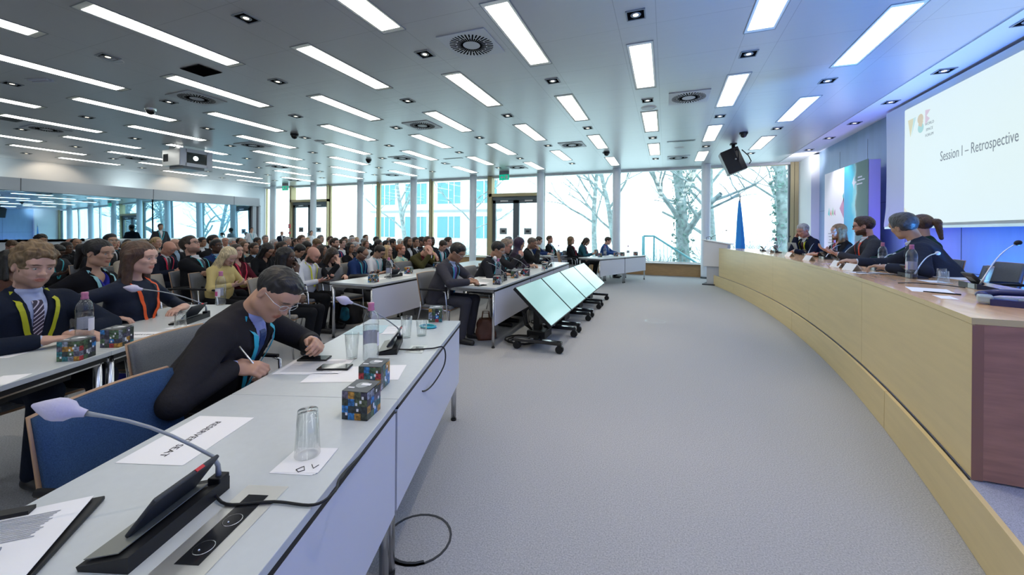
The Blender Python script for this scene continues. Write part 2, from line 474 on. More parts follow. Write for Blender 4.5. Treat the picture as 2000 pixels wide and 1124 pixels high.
# ------------------------------------------------------------------ ceiling fixtures
CX = [2.134, 0.923, -0.300, -1.546, -2.800, -4.070, -5.360, -6.660, -8.000, -9.300, -10.65, -12.02, -13.38, -14.78, -16.15, -17.55]
CN = ['first', 'second', 'third', 'fourth', 'fifth', 'sixth', 'seventh', 'eighth', 'ninth', 'tenth', 'eleventh', 'twelfth',
      'thirteenth', 'fourteenth', 'fifteenth', 'sixteenth']
P = 2.7335
def in_view(x, y, z, pad=60):
    d = -math.sin(YAW) * x + math.cos(YAW) * y
    if d < 0.3: return False
    px = 1000 + 765 * (math.cos(YAW) * x + math.sin(YAW) * y) / d
    py = 453 - 765 * (z - CAM_H) / d
    return -pad < px < 2000 + pad and -pad < py < 1124 + pad
# one strip light: recess frame, trough, diffuser
def mk_strip():
    t = thing('ceiling_light', '', 'ceiling light')
    f = MB()
    for s in (-1, 1):
        f.box((s * .148, 0, -.002), (.004, .77, .004)); f.box((0, s * .768, -.002), (.15, .004, .004))
    f.build('frame', m_grey, t)
    tr = MB(); tr.add([(-.144, -.764, -.0015), (.144, -.764, -.0015), (.144, .764, -.0015), (-.144, .764, -.0015)], [(0, 3, 2, 1)])
    tr.build('trough', m_trough, t)
    d = MB(); d.box((.0, 0, -.003), (.118, .70, .0012)); d.build('diffuser', m_light, t)
    return t
strip = mk_strip(); used = False
for ci, x in enumerate(CX):
    ph = 4.74 if ci in (0, 2, 4, 6, 8, 10, 12, 14) else 6.13
    ph = ph if ci else 4.80
    ys = [ph + .765 + P * k for k in range(-4, 4)]
    ys = [y for y in ys if y < 13.4]
    for k, y in enumerate(sorted(ys, reverse=True)):
        vis = any(in_view(x, y + q, H, 20) for q in (-.7, 0, .7))
        if not vis and not (-2.9 < y < 4 and -7 < x): continue
        o = strip if not used else dup(strip)
        used = True
        o.location = (x, y, H)
        o['label'] = 'recessed strip light, %s from the window wall in the %s lamp row from the screen' % (ordn(k), CN[ci])
        o['group'] = 'recessed ceiling strip lights'
# square downlights between the strips
def mk_down():
    t = thing('downlight', '', 'downlight')
    f = MB()
    for s in (-1, 1):
        f.box((s * .088, 0, -.004), (.006, .094, .005)); f.box((0, s * .088, -.004), (.094, .006, .005))
    f.build('frame', m_grey, t)
    MB().box((0, 0, -.001), (.080, .080, .002)).build('housing', m_void, t)
    MB().lathe([(.052, -.0035), (.048, -.008), (.034, -.006), (.024, -.004)], n=20).build('reflector', m_grey, t)
    MB().lathe([(0.0001, -.0052), (.027, -.0052)], n=16).build('lamp_face', m_bulb, t)
    return t
down = mk_down(); used = False
DL = []
for ci, x in enumerate(CX):
    y0 = 4.12 if ci % 2 == 0 else 5.50
    for k in range(-2, 4): DL.append((x, y0 + P * k, ci, k))
for i, (x, y, ci, k) in enumerate(DL):
    if y > 12.9 or not in_view(x, y, H, 15): continue
    o = down if not used else dup(down)
    used = True
    o.location = (x, y, H)
    o['label'] = 'square downlight, in the %s lamp row from the screen, %s from the windows' % (CN[ci], ordn(3 - k))
    o['group'] = 'square downlights between the strip lights'
for k, y in enumerate([12.2, 10.87, 9.58, 8.26, 6.93, 5.62, 4.3]):
    o = dup(down, (3.42, y, H - .012), 0, 'square downlight in the ceiling margin over the screen, %s from the window wall' % ordn(k),
            'downlights along the screen wall')
# real light of the warm downlights
for x, y, e in [(-2.786, 4.12, 60), (-0.3, 4.12, 60), (-1.546, 5.5, 60), (-1.546, 8.23, 50), (0.923, 8.23, 50), (-4.07, 5.5, 50), (-.3, 6.87, 50),
                (.923, 2.77, 60), (-.3, 1.4, 60), (-2.8, 1.4, 50)]:
    lamp('SPOT', 'downlight_lamp', (x, y, H - .03), e, (1.0, 0.82, 0.6), spot=1.25, size=.03, blend=.7)
# swirl air diffusers
def mk_vent():
    t = thing('air_vent', '', 'air vent')
    MB().box((0, 0, -.006), (.30, .30, .006), bev=.003).build('plate', m_wallpanel, t)
    s = MB()
    for i in range(36):
        a = 2 * PI * i / 36
        r0, r1 = (.10, .17) if i % 2 else (.10, .255)
        mx = Matrix.Rotation(a, 4, 'Z') @ Matrix.Rotation(.0, 4, 'Z')
        s.box(((r0 + r1) / 2, 0, -.0125), ((r1 - r0) / 2, .0085, .001), mx=mx)
        if i % 2: s.box((.22, 0, -.0125), (.035, .0085, .001), mx=mx)
    s.build('slots', m_void, t)
    return t
vent = mk_vent()
VT = [(-2.14, 4.10, 'between the two warm spots over the near tables'), (.325, 6.92, 'above the aisle before the podium'),
      (-7.33, 4.17, 'beside the domed camera over the audience'), (-4.72, 6.88, 'above the middle rows'), (-12.8, 4.3, 'near the mirrored booths'),
      (-10.0, 7.0, 'just past the ceiling projector'), (-7.4, 9.76, 'above the far middle of the audience'), (-2.2, 9.68, 'above the far end of the front tables'),
      (.32, 12.34, 'by the windows near the loudspeaker'), (-4.72, 12.44, 'in front of the double glass door'), (-10.0, 12.57, 'by the windows over the last rows'),
      (-12.5, 9.7, 'over the back rows, towards the booths'), (-15.2, 12.5, 'beside the far corner door'), (-15.4, 7.09, 'closest to the booth wall')]
for i, (x, y, w) in enumerate(VT):
    o = vent if i == 0 else dup(vent)
    o.location = (x, y, H); o['label'] = 'round slotted air vent ' + w; o['group'] = 'round slotted air vents in the ceiling'
DS = [(-6.73, 2.82, 'near the long strip light above the audience'), (-.297, 7.25, 'beside a downlight over the aisle'), (.306, 10.94, 'near the window columns over the aisle'),
      (-7.95, 7.25, 'above the audience past the dark sensor'), (-6.65, 11.05, 'in front of the windows above the crowd')]
for i, (x, y, w) in enumerate(DS):
    mb = MB(); mb.lathe([(.0001, -.004), (.10, -.004), (.105, -.001), (.12, -.001)], n=28, m=m_wallpanel); mb.lathe([(.12, -.001), (.124, -.006), (.13, 0)], n=28, m=m_wallw)
    o = mb.build('ceiling_speaker', None, None, (x, y, H))
    tag(o, 'flat round ceiling speaker ' + w, 'speaker', 'flat round ceiling speakers')
for i, (x, y, w) in enumerate([(-8.76, 4.23, 'silver domed camera under a ceiling strip light'), (1.55, 9.73, 'black domed camera on the ceiling behind the loudspeaker'),
                               (-7.92, 6.51, 'small domed camera over the audience, the middle one'), (-8.56, 9.63, 'dark domed camera over the far audience'),
                               (-1.52, 10.85, 'small domed camera near the window columns')]):
    t = thing('dome_camera', w, 'camera', (x, y, H), group='domed ceiling cameras')
    MB().lathe([(.085, 0), (.085, -.03), (.075, -.045)], n=20).build('collar', m_alu if i == 0 else m_black, t)
    MB().lathe([(.070, -.04), (.066, -.07), (.045, -.10), (.02, -.112), (.0001, -.115)], n=20).build('dome', m_blacks, t)
for i, (x, y, w) in enumerate([(.317, 10.16, 'narrow slot outlet in the ceiling near the loudspeaker'), (-5.99, 10.34, 'narrow slot outlet in the ceiling over the far crowd')]):
    mb = MB(); mb.box((0, 0, -.004), (.31, .06, .004), m_grey); mb.box((0, 0, -.009), (.28, .02, .002), m_blacks)
    tag(mb.build('slot_vent', None, None, (x, y, H)), w, 'vent')
mb = MB(); mb.box((0, 0, -.004), (.20, .15, .004), m_blacks); mb.box((0, 0, -.010), (.19, .14, .003), m_void)
tag(mb.build('ceiling_hatch', None, None, (-5.99, 3.46, H)), 'dark square hatch in the ceiling beside a long strip light', 'hatch')
mb = MB(); mb.box((0, 0, -.004), (.20, .15, .004), m_grey); mb.box((0, 0, -.010), (.17, .12, .003), m_black)
tag(mb.build('ceiling_hatch', None, None, (-12.36, 3.66, H)), 'dark square hatch at the far left of the ceiling', 'hatch')
mb = MB(); mb.box((0, .03, -.012), (.16, .015, .012), m_panel); mb.box((0, -.03, -.012), (.16, .015, .012), m_panel); mb.box((0, 0, -.003), (.18, .06, .003), m_wallpanel)
tag(mb.build('emergency_light', None, None, (-8.64, 2.84, H), .3), 'small pale double emergency light on the ceiling at left', 'emergency light')
# projector box under the ceiling
t = thing('projector', 'grey white projector housing fixed under the ceiling above the audience', 'projector', (-12.05, 6.66, H))
mb = MB(); mb.prism([(-.45, -.36), (.34, -.36), (.34, .36), (-.45, .36)], -.52, -.10); mb.box((-.05, 0, -.05), (.3, .26, .05), m_alu)
mb.box((-.05, 0, -.56), (.3, .25, .04), m_grey)
mb.build('housing', m_alu, t)
mb = MB()
for s in (-1, 1):
    mb.box((.35, s * .315, -.31), (.02, .07, .23), m_panel); mb.box((.35, 0, -.31 + s * .185), (.02, .26, .045), m_panel)
mb.build('front_frame', None, t)
wdw = MB().box((.345, 0, -.31), (.008, .25, .145)).build('window', m_blacks, t)
MB().lathe([(.0001, 0), (.06, 0)], n=20, mx=Matrix.Translation((.357, -.02, -.31)) @ Matrix.Rotation(PI / 2, 4, 'Y')).build('lens', emis('projector_lens', (.8, .95, 1), 4), wdw)
MB().box((-.30, -.362, -.31), (.10, .004, .10)).build('side_grille', m_blacks, t)
MB().tube([(.1, -.36, -.08), (.1, -.36, -.03), (.1, -.3, -.0)], .02).build('bracket', m_chrome, t)
# hanging loudspeaker
t = thing('loudspeaker', 'black loudspeaker hanging tilted from the ceiling near the windows', 'loudspeaker', (1.50, 10.9, H))
R = Matrix.Translation((.02, 0, -.42)) @ Matrix.Rotation(math.radians(-22), 4, 'Y')
mb = MB(); mb.prism([(-.21, -.17), (.08, -.17), (.2, -.10), (.2, .12), (.08, .2), (-.21, .2)], -.29, .29, mx=R); mb.build('cabinet', m_black, t)
mb = MB().box((-.215, .015, 0), (.006, .165, .27), mx=R); mb.build('grille', m_dkgrey, t)
mb = MB(); mb.tube([(.02, 0, 0), (.02, 0, -.10)], .04); mb.tube([(.02, 0, -.08), (.10, -.2, -.2), (.10, -.2, -.45)], .014); mb.box((.02, 0, -.01), (.07, .07, .01))
mb.build('mount', m_black, t)
MB().ball((.05, -.175, -.4), .02).build('badge', m_alu, t)
MB().tube([(.2, 0, -.15), (.34, 0, -.3), (.40, 0, -.44), (.36, 0, -.5)], .012).build('cable', m_black, t)
# exit signs
for (x, y, w) in [(-5.47, 13.1, 'green exit sign hanging above the double glass door'), (-16.75, 13.3, 'green exit sign above the far corner door')]:
    t = thing('exit_sign', w, 'exit sign', (x, y, H))
    MB().box((0, 0, -.06), (.19, .012, .06)).build('hanger', m_grey, t)
    g = MB().box((0, 0, -.22), (.19, .014, .10)).build('panel', m_green, t)
    a = MB()
    a.box((.11, -.016, -.22), (.035, .002, .07)); a.prism([(-.14, 0), (-.08, .05), (-.08, .02), (-.02, .02), (-.02, -.02), (-.08, -.02), (-.08, -.05)], 0, .002,
        mx=Matrix.Translation((.0, -.015, -.22)) @ Matrix.Rotation(PI / 2, 4, 'X'))
    a.ball((.045, -.016, -.17), (.016, .003, .016)); a.tube([(.045, -.016, -.19), (.035, -.016, -.225), (.055, -.016, -.27)], .008); a.tube([(.035, -.016, -.225), (.01, -.016, -.27)], .007)
    a.build('running_figure_arrow', m_paper, g)
for z, w in ((1.62, 'upper'), (1.28, 'lower')):
    mb = MB(); mb.box((0, 0, 0), (.055, .03, .055 if w == 'lower' else .1), m_red, bev=.006); mb.box((0, -.032, 0), (.03, .002, .03), m_paper)
    tag(mb.build('fire_alarm_call_point', None, None, (-17.36, YF - .17, z)), '%s red fire alarm box on the far corner door frame' % w, 'fire alarm')
# ------------------------------------------------------------------ outside: ground, ramp rail, far building, bare trees
m_snow = M('frosty_ground', (0.55, 0.62, 0.62), 0.9, noise=(2, .1))
struct(MB().box((-8, 40, -.35), (60, 25.6, .1)).build('outside_ground', m_snow))
m_bark = M('pale_bark', (0.24, 0.31, 0.32), 0.9, noise=(5, .4))
m_rail = M('rail_paint', (0.10, 0.32, 0.38), 0.5)
t = thing('ramp_railing', 'pale blue metal railing of an outside ramp seen through the glass', 'railing', (0, 17.0, 0))
mb = MB()
xs = [-.86, -.45, 1.5]; zs = [1.30, 1.30, -.25]
mb.tube([(-.86, 0, -.25), (-.86, 0, 1.30)], .06); mb.tube([(-.86, 0, 1.30), (-.45, 0, 1.30), (1.75, 0, -.15)], .04); mb.tube([(-.45, 0, 1.3), (-.45, 0, -.25)], .035)
mb.build('handrail', m_rail, t)
mb = MB()
for k in range(12):
    x = -.36 + k * .14; z1 = 1.30 - (x + .45) * .659
    mb.tube([(x, 0, -.25), (x, 0, z1)], .009, n=5)
mb.build('balusters', m_rail, t)
# building across the garden
m_bw = M('pale_render', (0.62, 0.68, 0.70), 0.8); m_bg = M('building_glass', (0.10, 0.30, 0.34), 0.15)
t = thing('building', 'pale office building with teal windows beyond the garden', 'building', (-26, 40, -.25))
MB().box((0, 4, 8), (9, 4, 8)).build('wall', m_bw, t)
mb = MB()
for z in (4.1, 8.1, 12.1, 16.): mb.box((0, -.06, z), (9.1, .12, .10))
mb.build('floor_bands', m_grey, t)
for i in range(4):
    for z in (2.2, 6.2, 10.2):
        x = -6.9 + i * 4.6
        w = MB().box((x, -.02, z), (1.5, .04, 1.25)).build('window', m_bg, t)
        f = MB(); f.box((x, -.07, z), (.05, .04, 1.25)); f.box((x + .75, -.07, z), (.03, .04, 1.25)); f.box((x, -.07, z + 1.27), (1.55, .06, .05)); f.build('window_frame', m_paper, w)
def tree(name_label, x, y, h, r, seed, depth=6, lean=0.0, low=.28, ivy=False):
    rnd = random.Random(seed)
    t = thing('bare_tree', name_label, 'tree', (x, y, -.3), group='bare winter trees outside the windows')
    trunk = MB(); br = MB(); tw = MB()
    def grow(p, d, L, rad, lev, target):
        pts = [p]; q = p.copy(); dd = d.copy(); n = 4 if lev < 2 else 3
        for k in range(n):
            dd = (dd + Vector((rnd.uniform(-1, 1), rnd.uniform(-1, 1), rnd.uniform(-.6, .8))) * (.10 if lev == 0 else .26)).normalized()
            q = q + dd * (L / n); pts.append(q.copy())
        rr = [rad * (1 - .45 * k / n) for k in range(n + 1)]
        (trunk if lev == 0 else br if lev < 4 else tw).tube(pts, rr, n=9 if lev == 0 else 5 if lev < 3 else 3, caps=False)
        if lev >= depth: return
        nb = 8 if lev == 0 else rnd.choice((3, 4)) if lev < 3 else 3 if lev < 4 else 2
        for k in range(nb):
            f = (low + (1 - low) * (k + .6) / nb) if lev == 0 else rnd.uniform(.45, 1.0)
            i = min(n - 1, int(f * n)); pp = pts[i].lerp(pts[i + 1], f * n - i if f * n - i <= 1 else 1)
            a = rnd.uniform(0, 2 * PI); sd = Vector((math.cos(a), math.sin(a), rnd.uniform(.05, .75)))
            nd = (dd * .55 + sd * rnd.uniform(.6, 1.0)).normalized()
            grow(pp, nd, L * rnd.uniform(.48, .74) * (.8 if lev == 0 else 1), rr[i] * rnd.uniform(.42, .62), lev + 1, target)
    grow(Vector((0, 0, 0)), Vector((lean, 0, 1)).normalized(), h, r, 0, None)
    trunk.build('trunk', m_bark, t); br.build('branches', m_bark, t); tw.build('twigs', m_bark, t)
    if ivy:
        iv = MB(); 
        for k in range(520):
            z = rnd.uniform(.2, h * .8); a = rnd.uniform(0, 2 * PI); rr = r * rnd.uniform(.9, 1.7)
            c = Vector((lean * z + rr * math.cos(a), rr * math.sin(a), z)); s = rnd.uniform(.04, .11)
            u = Vector((rnd.uniform(-1, 1), rnd.uniform(-1, 1), rnd.uniform(-1, 1))).normalized(); w = u.orthogonal().normalized()
            iv.add([c - u * s, c + w * s * .7, c + u * s, c - w * s * .7], [(0, 1, 2, 3)])
        iv.build('ivy', m_ivy, t)
m_ivy = M('ivy_leaves', (0.12, 0.22, 0.20), 0.6)
tree('old ivy covered tree behind the ramp railing', .75, 19.0, 6.8, .30, 3, ivy=True, low=.15)
tree('thick pale tree right of the flag, nearest the pale pier', 4.3, 18.2, 6.4, .27, 11, ivy=True, low=.15)
tree('leaning slim tree between the two middle columns', -2.2, 21.0, 6.2, .16, 5, lean=-.3, low=.25)
tree('small twiggy tree seen beside the double door', -4.0, 24.0, 6.4, .17, 8, low=.2)
tree('spreading tree outside behind the lectern', 2.3, 22.5, 6.6, .22, 21, low=.15)
tree('thin branching tree left of the double door', -13.4, 26.0, 6.8, .14, 14, low=.2)
tree('tree far left outside, in front of the office building', -18.5, 25.0, 7.0, .18, 31, low=.2)
for i, (x, y, s, w) in enumerate([(-.3, 17.9, 1.2, 'leafless bush at the head of the ramp railing'), (2.2, 17.6, 1.6, 'tangled bush outside behind the flag'),
                                  (-10.9, 20, 1.2, 'low bush outside left of the double door'), (3.4, 20, 2.3, 'tangled bush between the two ivy covered trees')]):
    rnd = random.Random(60 + i)
    t = thing('bush', w, 'bush', (x, y, -.27))
    mb = MB()
    for k in range(150):
        a = rnd.uniform(0, 2 * PI); e = rnd.uniform(.3, 1.3); L = s * rnd.uniform(.6, 1.2); p = Vector((rnd.uniform(-.4, .4) * s, rnd.uniform(-.3, .3), 0)); pts = [p]
        d = Vector((math.cos(a) * math.cos(e), math.sin(a) * math.cos(e), math.sin(e)))
        for q in range(4):
            d = (d + Vector((rnd.uniform(-1, 1), rnd.uniform(-1, 1), rnd.uniform(-.8, .5))) * .35).normalized(); pts.append(pts[-1] + d * L / 4)
        mb.tube(pts, [.012, .010, .008, .006, .004], n=3, caps=False)
    mb.build('twigs', m_bark, t)
# ------------------------------------------------------------------ podium, long curved desk
PCX, PCY = -23.12, 7.08
PZ = 0.272; DZ = 1.035
def arc(R, y): return PCX + math.sqrt(R * R - (y - PCY) ** 2)
def ypts(a, b, n): return [a + (b - a) * i / n for i in range(n + 1)]
# platform
ys = ypts(YN + .1, 12.05, 60)
poly = [(arc(24.873, y), y) for y in ys] + [(XR - .005, 12.05), (XR - .005, YN + .1)]
struct(MB().prism(poly, 0.0, PZ).build('podium_platform', m_carpet_blue))
# curved riser board in lengths
mb = MB()
cuts = [-3.1, -1.2, .9, 3.66, 6.86, 10.5, 12.05]
for a, b in zip(cuts[:-1], cuts[1:]):
    yy = ypts(a + .004, b - .004, 12)
    mb.prism([(arc(24.85, y), y) for y in yy] + [(arc(24.872, y), y) for y in yy[::-1]], 0.003, PZ + .006)
mb.box((1.45, 12.06, PZ / 2), (.21, .008, PZ / 2))
struct(mb.build('podium_riser', m_wood))
desk = thing('panel_desk', 'long curved pale wooden panel desk on the podium', 'desk', (0, 0, PZ))
D0, D1 = 2.5, 11.75
RF, RB = 24.885, 25.715
cuts = [2.5, 4.35, 6.2, 8.05, 9.9, 11.75]
for k, (a, b) in enumerate(zip(cuts[:-1], cuts[1:])):
    yy = ypts(a + .0015, b - .0015, 10)
    MB().prism([(arc(RF, y), y) for y in yy] + [(arc(RF + .022, y), y) for y in yy[::-1]], .012, DZ - PZ - .032).build('front_panel', m_wood, desk)
yy = ypts(D0, D1, 50)
top = MB(); z1 = DZ - PZ
xf = [(arc(RF - .002, y), y) for y in yy]; xb = [(arc(RB, y), y) for y in yy[::-1]]
top.prism(xf + xb, z1 - .03, z1)
o = top.build('desk_top', m_woodtop, desk)
o.data.materials.append(m_wood); o.data.materials.append(m_wooddark)
for p in o.data.polygons:
    n = p.normal
    if abs(n.z) < .5:
        p.material_index = 1
        if n.y < -.8: p.material_index = 2
MB().box(((arc(RF, D0) + arc(RB, D0)) / 2 + .002, D0 + .012, (z1 - .03) / 2 + .004), (.412, .012, (z1 - .04) / 2)).build('side_panel', m_wooddark, desk)
MB().box(((arc(RF, D1) + arc(RB, D1)) / 2, D1 - .014, (z1 - .03) / 2), (.41, .012, (z1 - .04) / 2)).build('side_panel', m_wooddark, desk)
MB().box((arc(RF, D0) + .02, D0 - .001, (z1 - .03) / 2), (.02, .0015, (z1 - .04) / 2)).build('edge_strip', M('reddish_strip', (.30, .15, .10), .4), desk)
# black groove between riser and desk
mb = MB(); mb.prism([(arc(24.872, y), y) for y in yy] + [(arc(24.884, y), y) for y in yy[::-1]], PZ - .002, PZ + .003); struct(mb.build('trim_5', m_blacks))
# ------------------------------------------------------------------ projection screen
XS = 3.62
t = thing('projection_screen', 'large hanging projection screen showing a slide title', 'screen', (XS, 0, 0))
mb = MB()
rows = [3.56, 3.0, 2.4, 1.9, 1.62, 1.56]
ya, yb = 4.1, 8.86
vv = []; ff = []
for z in rows:
    cv = .03 * math.sin(PI * (3.56 - z) / 2.0)
    pr = [(-.012, ya), (-.004, ya), (-.004, yb - .12 - cv * .6), (-.03 * (1 if z < 1.7 else .35), yb - cv), (.004, yb - cv), (.006, ya)]
    vv += [(p[0], p[1], z) for p in pr[1:5]]
n = 4
for i in range(len(rows) - 1):
    for j in range(n - 1): ff.append((i * n + j, i * n + j + 1, (i + 1) * n + j + 1, (i + 1) * n + j))
mb.add(vv, ff, smooth=False)
mb.box((.012, (ya + yb) / 2 - .05, 2.56), (.004, (yb - ya) / 2 - .1, .98))
m_scr = M('screen_cloth', (0.62, 0.68, 0.70), 0.8)
mb.build('cloth', m_scr, t)
MB().box((-.0, (ya + yb) / 2, 1.545), (.022, (yb - ya) / 2, .018)).build('bottom_bar', m_alu, t)
m_slide = emis('lit_slide', (0.76, 0.905, 0.885), 0.70)
m_slide.node_tree.nodes['Principled BSDF'].inputs['Base Color'].default_value = (.12, .12, .12, 1)
sl = MB().add([(-.010, 4.3, 1.60), (-.010, 8.28, 1.60), (-.010, 8.28, 3.45), (-.010, 4.3, 3.45)], [(0, 1, 2, 3)]).build('slide', m_slide, t)
mt = emis('slide_text_grey', (.30, .37, .42), .45); mt.node_tree.nodes['Principled BSDF'].inputs['Base Color'].default_value = (.05, .05, .05, 1)
def smat(n, c):
    m = emis(n, c, .62); m.node_tree.nodes['Principled BSDF'].inputs['Base Color'].default_value = (.05, .05, .05, 1); return m
def scr_mx(y, z): # x to the right on the slide (towards the camera end), y up
    return Matrix.Translation((-.0125, y, z)) @ Matrix(((0, 0, -1, 0), (-1, 0, 0, 0), (0, 1, 0, 0), (0, 0, 0, 1)))
mb = MB(); font_mesh(mb, 'Session I \u2013 Retrospective', .20, mt, scr_mx(6.715, 2.53), width=1.323); tx = mb.build('slide_lettering', None, sl)
mb = MB()
lw = smat('logo_sand', (.80, .80, .55)); lc = smat('logo_aqua', (.62, .90, .92)); lo_ = smat('logo_brown', (.75, .68, .50)); lp = smat('logo_mauve', (.78, .66, .78)); lt = smat('logo_teal', (.45, .80, .80))
L = scr_mx(7.94, 3.13)
mb.prism([(-.24, .13), (-.17, -.15), (-.08, .13)], 0, .001, lw, L); mb.prism([(-.13, -.13), (-.02, .13), (-.09, .13)], .001, .002, lc, L); mb.prism([(-.09, .0), (-.13, -.13), (-.02, .13)], 0.002, .003, lc, L)
mb.lathe([(.0001, .001), (.075, .001)], (.09, .07, 0), lo_, 18, mx=L, smooth=False); mb.lathe([(.0001, .001), (.075, .001)], (.10, -.07, 0), lt, 18, mx=L, smooth=False)
mb.prism([(.06, .05), (.16, .02), (.12, -.06), (.04, -.02)], .001, .003, lo_, L)
mb.prism([(.21, .17), (.33, .15), (.21, .05)], 0, .001, lp, L); mb.prism([(.21, .10), (.32, .02), (.21, -.05)], 0, .001, lp, L)
for k, w in enumerate(('WORLD', 'SPACE', 'FORUM')): font_mesh(mb, w, .058, mt, scr_mx(7.63, 3.08 - k * .085))
mb.prism([(0, 0), (.30, 0), (0, .26)], 0, .001, smat('slide_corner', (.86, .88, .72)), scr_mx(8.27, 1.61))
mb.build('slide_logo', None, sl)
# ------------------------------------------------------------------ backdrop banner box
t = thing('backdrop_banner', 'tall freestanding banner box with white and satellite photo panels on the podium', 'banner', (3.52, 0, PZ))
m_lil = M('lilac_panel', (0.55, 0.50, 0.80), 0.5)
MB().box((.09, 10.34, 1.28), (.085, 1.09, 1.28)).build('body', m_lil, t)
pw = MB().add([(-.001, 11.43, 0.02), (-.001, 10.33, 0.02), (-.001, 10.33, 2.58), (-.001, 11.43, 2.58)], [(0, 1, 2, 3)]).build('white_poster', M('poster_white', (.86, .85, .9), .6), t)
def earth_mat():
    m = M('satellite_print', (.1, .4, .5), .5); nt = m.node_tree; b = nt.nodes['Principled BSDF']
    tc = nt.nodes.new('ShaderNodeTexCoord'); sp = nt.nodes.new('ShaderNodeSeparateXYZ'); nt.links.new(tc.outputs['Object'], sp.inputs[0])
    n = nt.nodes.new('ShaderNodeTexNoise'); n.inputs['Scale'].default_value = 1.6; n.inputs['Detail'].default_value = 6; nt.links.new(tc.outputs['Object'], n.inputs['Vector'])
    a = nt.nodes.new('ShaderNodeMath'); a.operation = 'MULTIPLY_ADD'; a.inputs[1].default_value = .55; nt.links.new(n.outputs['Fac'], a.inputs[0]); nt.links.new(sp.outputs[1], a.inputs[2])
    r = nt.nodes.new('ShaderNodeValToRGB'); mr = nt.nodes.new('ShaderNodeMapRange'); mr.inputs['From Min'].default_value = 9.5; mr.inputs['From Max'].default_value = 10.6
    nt.links.new(a.outputs[0], mr.inputs['Value']); nt.links.new(mr.outputs[0], r.inputs[0])
    e = r.color_ramp.elements; e[0].position = 0; e[0].color = (.05, .13, .12, 1); e[1].position = 1; e[1].color = (.05, .35, .62, 1)
    for p, c in ((.46, (.10, .20, .16, 1)), (.50, (.30, .42, .40, 1)), (.53, (.35, .75, .75, 1)), (.66, (.06, .55, .70, 1))):
        q = r.color_ramp.elements.new(p); q.color = c
    nt.links.new(r.outputs[0], b.inputs['Base Color'])
    return m
pe = MB().add([(-.001, 10.33, 0.02), (-.001, 9.26, 0.02), (-.001, 9.26, 2.58), (-.001, 10.33, 2.58)], [(0, 1, 2, 3)]).build('satellite_poster', earth_mat(), t)
mb = MB(); B = Matrix(((0, 0, -1, -.003), (-1, 0, 0, 9.72), (0, 1, 0, 2.18), (0, 0, 0, 1)))
mb.prism([(-.22, .02), (-.12, .16), (-.12, .05), (-.02, .02), (-.12, -.03), (-.12, -.14), (-.17, -.03)], 0, .001, m_paper, B)
mb.box((.12, .10, 0), (.09, .014, .001), m_paper, B); mb.box((.17, .04, 0), (.15, .012, .001), m_paper, B); mb.box((.10, -.03, 0), (.12, .012, .001), m_paper, B)
mb.build('poster_emblem', None, pe)
mb = MB(); B = Matrix(((0, 0, -1, -.003), (-1, 0, 0, 11.0), (0, 1, 0, 1.62), (0, 0, 0, 1)))
for k, c in enumerate([(.1, .6, .6), (.75, .3, .3), (.3, .6, .3), (.6, .3, .5)]): mb.prism([(-.2 + k * .11, .0), (-.13 + k * .11, .15 - .05 * (k % 2)), (-.10 + k * .11, -.05)], 0, .001, M('logo_%d' % k, c, .5), B)
mb.prism([(.45, .1), (.66, .32), (.66, -.12)], 0, .001, M('poster_diamond', (.55, .25, .42), .5), B); mb.prism([(.6, .36), (.66, .42), (.66, .2)], 0, .001, M('poster_teal', (.1, .5, .55), .5), B)
for k in range(7): mb.box((.08, -.45 - k * .07, 0), (.26 - .03 * (k % 3), .008, .0005), m_inkgrey, B)
mb.build('poster_logo', None, pw)
# ------------------------------------------------------------------ lectern, flag
t = thing('lectern', 'grey white lectern with a small screen in front of the window column', 'lectern', (1.27, 12.25, 0), math.radians(-16))
MB().box((.1, 0, .015), (.36, .30, .015), bev=.01).build('foot_plate', m_dkgrey, t)
MB().prism([(-.16, -.20), (.34, -.20), (.34, .22), (-.16, .22)], .03, .55).build('pedestal', m_wallpanel, t)
mb = MB(); mb.add([(-.24, -.26, .52), (.30, -.26, .52), (.30, .26, .52), (-.24, .26, .52), (-.24, -.26, 1.22), (.36, -.26, 1.13), (.36, .26, 1.13), (-.24, .26, 1.22)],
    [(0, 3, 2, 1), (4, 5, 6, 7), (0, 1, 5, 4), (1, 2, 6, 5), (2, 3, 7, 6), (3, 0, 4, 7)]); mb.build('body', m_wallw, t)
mb = MB(); mb.add([(-.28, -.29, 1.235), (.44, -.29, 1.125), (.44, .29, 1.125), (-.28, .29, 1.235), (-.28, -.29, 1.255), (.44, -.29, 1.145), (.44, .29, 1.145), (-.28, .29, 1.255)],
    [(0, 3, 2, 1), (4, 5, 6, 7), (0, 1, 5, 4), (1, 2, 6, 5), (2, 3, 7, 6), (3, 0, 4, 7)]); mb.build('reading_top', m_wallw, t)
m_lscr = M('lectern_screen', (.02, .08, .2), .2, emit=(.05, .30, .85), estr=.7, noise=(3, .5))
sc = MB().box((-.245, 0, .88), (.008, .20, .30)).build('display', m_lscr, t)
MB().box((-.250, 0, 1.10), (.006, .19, .07)).build('display_caption', emis('caption_blue', (.35, .65, .9), .8), sc)
mb = MB(); mb.tube([(-.1, -.05, 1.24), (-.05, -.1, 1.33), (.30, -.20, 1.50)], [.008, .006, .005]); mb.ball((.32, -.205, 1.51), (.025, .014, .014)); mb.tube([(-.18, -.1, 1.24), (-.2, -.1, 1.31), (-.1, -.12, 1.34), (-.05, -.1, 1.27)], .007)
mb.build('microphone', m_black, t)
t = thing('flag', 'light blue flag drooping on a pole behind the podium desk', 'flag', (1.93, 12.6, 0))
MB().lathe([(.0001, 0), (.2, 0), (.2, .03), (.05, .06), (.018, .08)], n=20).build('stand', m_black, t)
